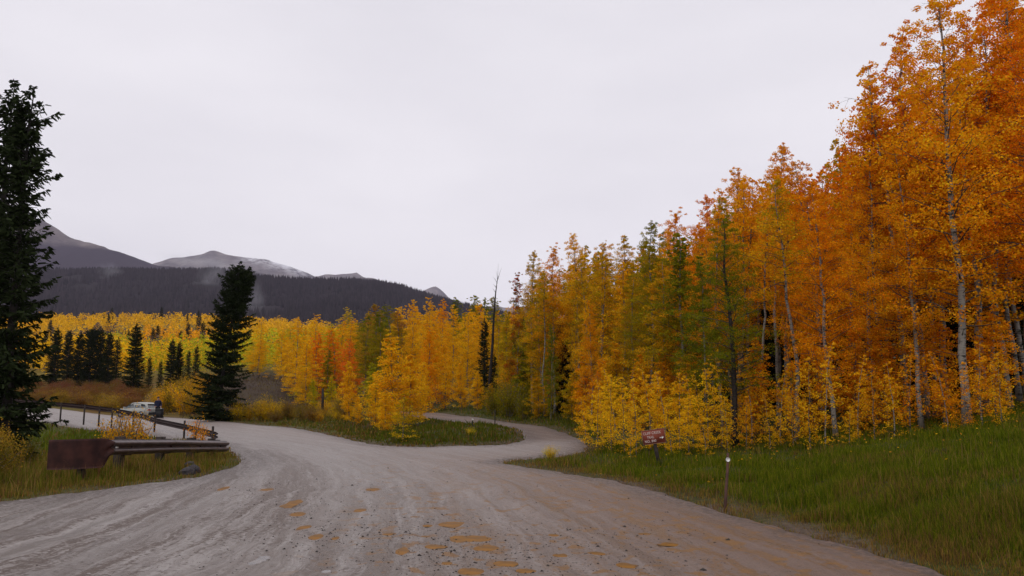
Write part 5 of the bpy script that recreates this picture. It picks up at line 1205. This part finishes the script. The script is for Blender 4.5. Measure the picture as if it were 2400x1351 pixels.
def quadpart(name, pts_, m_, parent, th_=.012):
    P_ = np.array(pts_, float); nn = np.cross(P_[1] - P_[0], P_[2] - P_[0]); nn /= np.linalg.norm(nn); k_ = len(P_)
    V_ = np.concatenate([P_ + nn * th_, P_ - nn * th_]); q_ = [(i, (i + 1) % k_, (i + 1) % k_ + k_, i + k_) for i in range(k_)]
    tf_ = [(0, i, i + 1) for i in range(1, k_ - 1)] + [(k_, k_ + i + 1, k_ + i) for i in range(1, k_ - 1)]
    return obj(name, mesh(name, V_, [np.array(q_), np.array(tf_)], mats=[m_]), parent)
for s_ in (-1, 1):
    def wy(x_, z_): 
        w2 = np.interp(x_, cab_x, cab_w); h = np.interp(x_, cab_x, cab_h); f_ = (z_ - .9) / max(.05, h - .9); return s_ * (w2 * np.interp(f_, [0, .75, 1.0], [1.14, 1.02, .86]) + .004)
    for pts_ in ([(.82, .98), (.30, 1.36), (-.22, 1.40), (-.22, .98)], [(-.30, .98), (-.30, 1.40), (-.98, 1.38), (-.98, .98)], [(-1.06, .98), (-1.06, 1.36), (-1.55, 1.28), (-1.72, 1.02)]):
        quadpart('side_window', [(a, wy(a, b_), b_) for a, b_ in pts_], GLASS, cabin)
    quadpart('tail_lamp', [(-2.135, s_ * .80, .86), (-2.135, s_ * .56, .88), (-2.17, s_ * .56, .70), (-2.17, s_ * .78, .70)], RED_L, car, .03)
    quadpart('headlight', [(2.10, s_ * .70, .70), (2.16, s_ * .45, .68), (2.19, s_ * .45, .56), (2.12, s_ * .68, .58)], GLASS, car, .03)
    mb = MB(); mb.box((.75, s_ * .98, 1.0), (.10, .18, .12)); mb.build('mirror', PAINT, car)
    for wx in (-1.32, 1.36):
        mb = MB(); mb.tube([(wx, s_ * .70, .32), (wx, s_ * .72, .32), (wx, s_ * .88, .32), (wx, s_ * .895, .32)], [.27, .32, .32, .28], 20); wh = mb.build('wheel', TYRE, car, False)
        mb = MB(); mb.tube([(wx, s_ * .89, .32), (wx, s_ * .905, .32)], [.20, .17], 16); mb.build('rim', RIM, wh)
    mb = MB(); mb.box((-.25, s_ * .889, .78), (.16, .02, .03)); mb.build('door_handle', PAINT, car)
quadpart('windscreen', [(.96, -.72, .99), (.34, -.58, 1.40), (.34, .58, 1.40), (.96, .72, .99)], GLASS, cabin, .014)
quadpart('rear_window', [(-2.00, -.70, 1.02), (-2.00, .70, 1.02), (-1.77, .58, 1.33), (-1.77, -.58, 1.33)], GLASS, cabin, .014)
mb = MB(); mb.box((-2.17, 0, .42), (.10, 1.5, .24)); mb.build('bumper', BLACK, car)
mb = MB(); mb.box((2.16, 0, .38), (.10, 1.2, .16)); mb.build('bumper', BLACK, car)

# person standing by the car
px0, py0 = by_px(371, 68.2); pz0 = float(zbase(px0, py0)) + .02
per = empty('person', (px0, py0, pz0), 'person in navy jacket and dark trousers standing behind the parked car', 'person', None, R(25))
def skin(name, verts, edges, radii, parent, material, root=0, sub=2):
    me_ = bpy.data.meshes.new(name); me_.from_pydata(verts, edges, []); o_ = obj(name, me_, parent); me_.materials.append(material)
    md = o_.modifiers.new('skin', 'SKIN'); sv = me_.skin_vertices[0].data
    for i, r_ in enumerate(radii): sv[i].radius = (r_, r_) if not isinstance(r_, tuple) else r_
    sv[root].use_root = True
    s2_ = o_.modifiers.new('sub', 'SUBSURF'); s2_.levels = s2_.render_levels = sub
    return o_
SKINM = simple('skin', (0.42, 0.23, 0.17), .6, .3); NAVY = simple('navy_jacket', (0.012, 0.016, 0.045), .8, .2); TROUS = simple('dark_trousers', (0.016, 0.016, 0.02), .85, .15); HAIR = simple('brown_hair', (0.05, 0.03, 0.02), .7, .2)
bodyv = [(0, 0, .95), (0, .01, 1.15), (0, 0, 1.38), (0, -.01, 1.50), (0, -.03, 1.60), (0, -.035, 1.70),
         (-.10, 0, .90), (-.11, -.01, .50), (-.12, .02, .09), (-.12, -.12, .05), (.10, 0, .90), (.12, .04, .50), (.13, .06, .09), (.13, -.08, .05),
         (-.18, 0, 1.41), (-.25, .02, 1.14), (-.22, -.14, .94), (-.21, -.20, .86), (.18, 0, 1.41), (.25, .02, 1.14), (.22, -.14, .94), (.21, -.20, .86)]
bodye = [(0, 1), (1, 2), (2, 3), (3, 4), (4, 5), (0, 6), (6, 7), (7, 8), (8, 9), (0, 10), (10, 11), (11, 12), (12, 13), (2, 14), (14, 15), (15, 16), (16, 17), (2, 18), (18, 19), (19, 20), (20, 21)]
bodyr = [(.16, .11), (.15, .10), (.17, .11), .055, (.085, .10), (.07, .08), .095, .062, .042, .035, .095, .062, .042, .035, .06, .048, .036, .03, .06, .048, .036, .03]
skin('body', bodyv, bodye, bodyr, per, SKINM)
skin('jacket', [(0, 0, .88), (0, .01, 1.15), (0, 0, 1.38), (0, -.005, 1.47), (-.18, 0, 1.41), (-.25, .02, 1.14), (-.225, -.12, .97), (.18, 0, 1.41), (.25, .02, 1.14), (.225, -.12, .97)],
     [(0, 1), (1, 2), (2, 3), (2, 4), (4, 5), (5, 6), (2, 7), (7, 8), (8, 9)], [(.20, .145), (.185, .135), (.20, .14), .075, .085, .068, .055, .085, .068, .055], per, NAVY)
skin('trousers', [(0, 0, .97), (-.10, 0, .88), (-.11, -.01, .50), (-.12, .02, .11), (.10, 0, .88), (.12, .04, .50), (.13, .06, .11)], [(0, 1), (1, 2), (2, 3), (0, 4), (4, 5), (5, 6)], [(.18, .13), .115, .082, .066, .115, .082, .066], per, TROUS)
import bmesh
bm = bmesh.new(); bmesh.ops.create_uvsphere(bm, u_segments=14, v_segments=10, radius=1.0)
for v in bm.verts: v.co = Vector((v.co.x * .095, v.co.y * .115 + .012, v.co.z * .10 + 1.70))
bmesh.ops.delete(bm, geom=[v for v in bm.verts if v.co.z < 1.66 and v.co.y < .0 or v.co.z < 1.60], context='VERTS')
me_ = bpy.data.meshes.new('hair'); bm.to_mesh(me_); bm.free(); me_.materials.append(HAIR); obj('hair', me_, per)
# shoes
for s_, yy in ((-.12, -.03), (.13, .01)):
    mb = MB(); mb.box((s_, yy - .03, .045), (.10, .28, .09), None, .8); mb.build('shoe', BLACK, per)

# wheeled bin
bx0, by0 = by_px(376, 66.6); bz0 = float(zbase(bx0, by0)) + .02
bn_ = empty('wheeled_bin', (bx0, by0, bz0), 'black bin standing on the road edge behind the parked car', 'bin', None, R(20))
mb = MB(); V_ = np.array([(-.24, -.24, .05), (.24, -.24, .05), (.24, .24, .05), (-.24, .24, .05), (-.29, -.30, .72), (.29, -.30, .72), (.29, .32, .72), (-.29, .32, .72)])
mb.add(V_, [(0, 3, 2, 1), (4, 5, 6, 7), (0, 1, 5, 4), (1, 2, 6, 5), (2, 3, 7, 6), (3, 0, 4, 7)]); mb.build('body', BLACK, bn_)
mb = MB(); V_ = np.array([(-.31, -.33, .722), (.31, -.33, .722), (.31, .34, .722), (-.31, .34, .722), (-.27, -.28, .79), (.27, -.28, .79), (.27, .30, .81), (-.27, .30, .81)])
mb.add(V_, [(0, 3, 2, 1), (4, 5, 6, 7), (0, 1, 5, 4), (1, 2, 6, 5), (2, 3, 7, 6), (3, 0, 4, 7)]); mb.build('lid', BLACK, bn_)
for s_ in (-1, 1):
    mb = MB(); mb.tube([(s_ * .25, .26, .1), (s_ * .30, .26, .1)], .10, 14); mb.build('wheel', TYRE, bn_)
mb = MB(); mb.tube([(-.24, .38, .70), (0, .39, .70), (.24, .38, .70)], .018, 6); mb.build('handle', BLACK, bn_)

# ------------------------------------------------------------------ haze over the valley and mist on the ridge
hz = MB(); hz.box((0, 3400, 450), (11000, 7400, 1100))
HZ = bpy.data.materials.new('valley_haze'); HZ.use_nodes = True; t = HZ.node_tree; t.nodes.clear()
o_ = node(t, 'ShaderNodeOutputMaterial'); pv = node(t, 'ShaderNodeVolumePrincipled'); pv.inputs['Color'].default_value = (0.84, 0.79, 1.0, 1); pv.inputs['Density'].default_value = 4.8e-5; pv.inputs['Anisotropy'].default_value = 0.0
t.links.new(pv.outputs[0], o_.inputs['Volume'])
ho = hz.build('haze', HZ); tag(ho, 'thin bluish haze in the valley air', kind='stuff')

MI = bpy.data.materials.new('ridge_mist'); MI.use_nodes = True; t = MI.node_tree; t.nodes.clear()
o_ = node(t, 'ShaderNodeOutputMaterial'); pv = node(t, 'ShaderNodeVolumePrincipled'); pv.inputs['Color'].default_value = (0.95, 0.94, 1.0, 1)
tcn = node(t, 'ShaderNodeTexCoord'); n = node(t, 'ShaderNodeTexNoise', Scale=1.7, Detail=4.0, Roughness=.6); t.links.new(tcn.outputs['Object'], n.inputs['Vector'])
ln = node(t, 'ShaderNodeVectorMath', operation='LENGTH'); t.links.new(tcn.outputs['Object'], ln.inputs[0])
fall = node(t, 'ShaderNodeMapRange'); fall.inputs['From Min'].default_value = 1.0; fall.inputs['From Max'].default_value = 0.15; t.links.new(ln.outputs['Value'], fall.inputs['Value'])
nn = node(t, 'ShaderNodeMapRange'); nn.inputs['From Min'].default_value = .40; nn.inputs['From Max'].default_value = .72; t.links.new(n.outputs['Fac'], nn.inputs['Value'])
t.links.new(mth('MULTIPLY', mth('MULTIPLY', fall.outputs[0], nn.outputs[0]), 0.0085), pv.inputs['Density']); t.links.new(pv.outputs[0], o_.inputs['Volume'])
import bmesh
for px, py, d, sx2, sz2, rot, lab in [(470, 615, 2120, 150, 34, .25, 'pale mist drifting along the top of the dark ridge'), (490, 665, 1850, 42, 95, .3, 'wisp of mist rising up the dark ridge left of the leaning spruce'), (588, 712, 1500, 26, 60, .1, 'wisp of mist right of the leaning spruce'), (262, 648, 1900, 30, 42, -.4, 'small mist wisp on the ridge above the meadow spruces')]:
    bm = bmesh.new(); bmesh.ops.create_icosphere(bm, subdivisions=2, radius=1.0); me_ = bpy.data.meshes.new('mist_wisp'); bm.to_mesh(me_); bm.free(); me_.materials.append(MI)
    o_ = obj('mist_wisp', me_, None, at(px, py, d)); o_.scale = (sx2, 60, sz2); o_.rotation_euler = (0, rot, 0); tag(o_, lab, None, None, 'stuff')
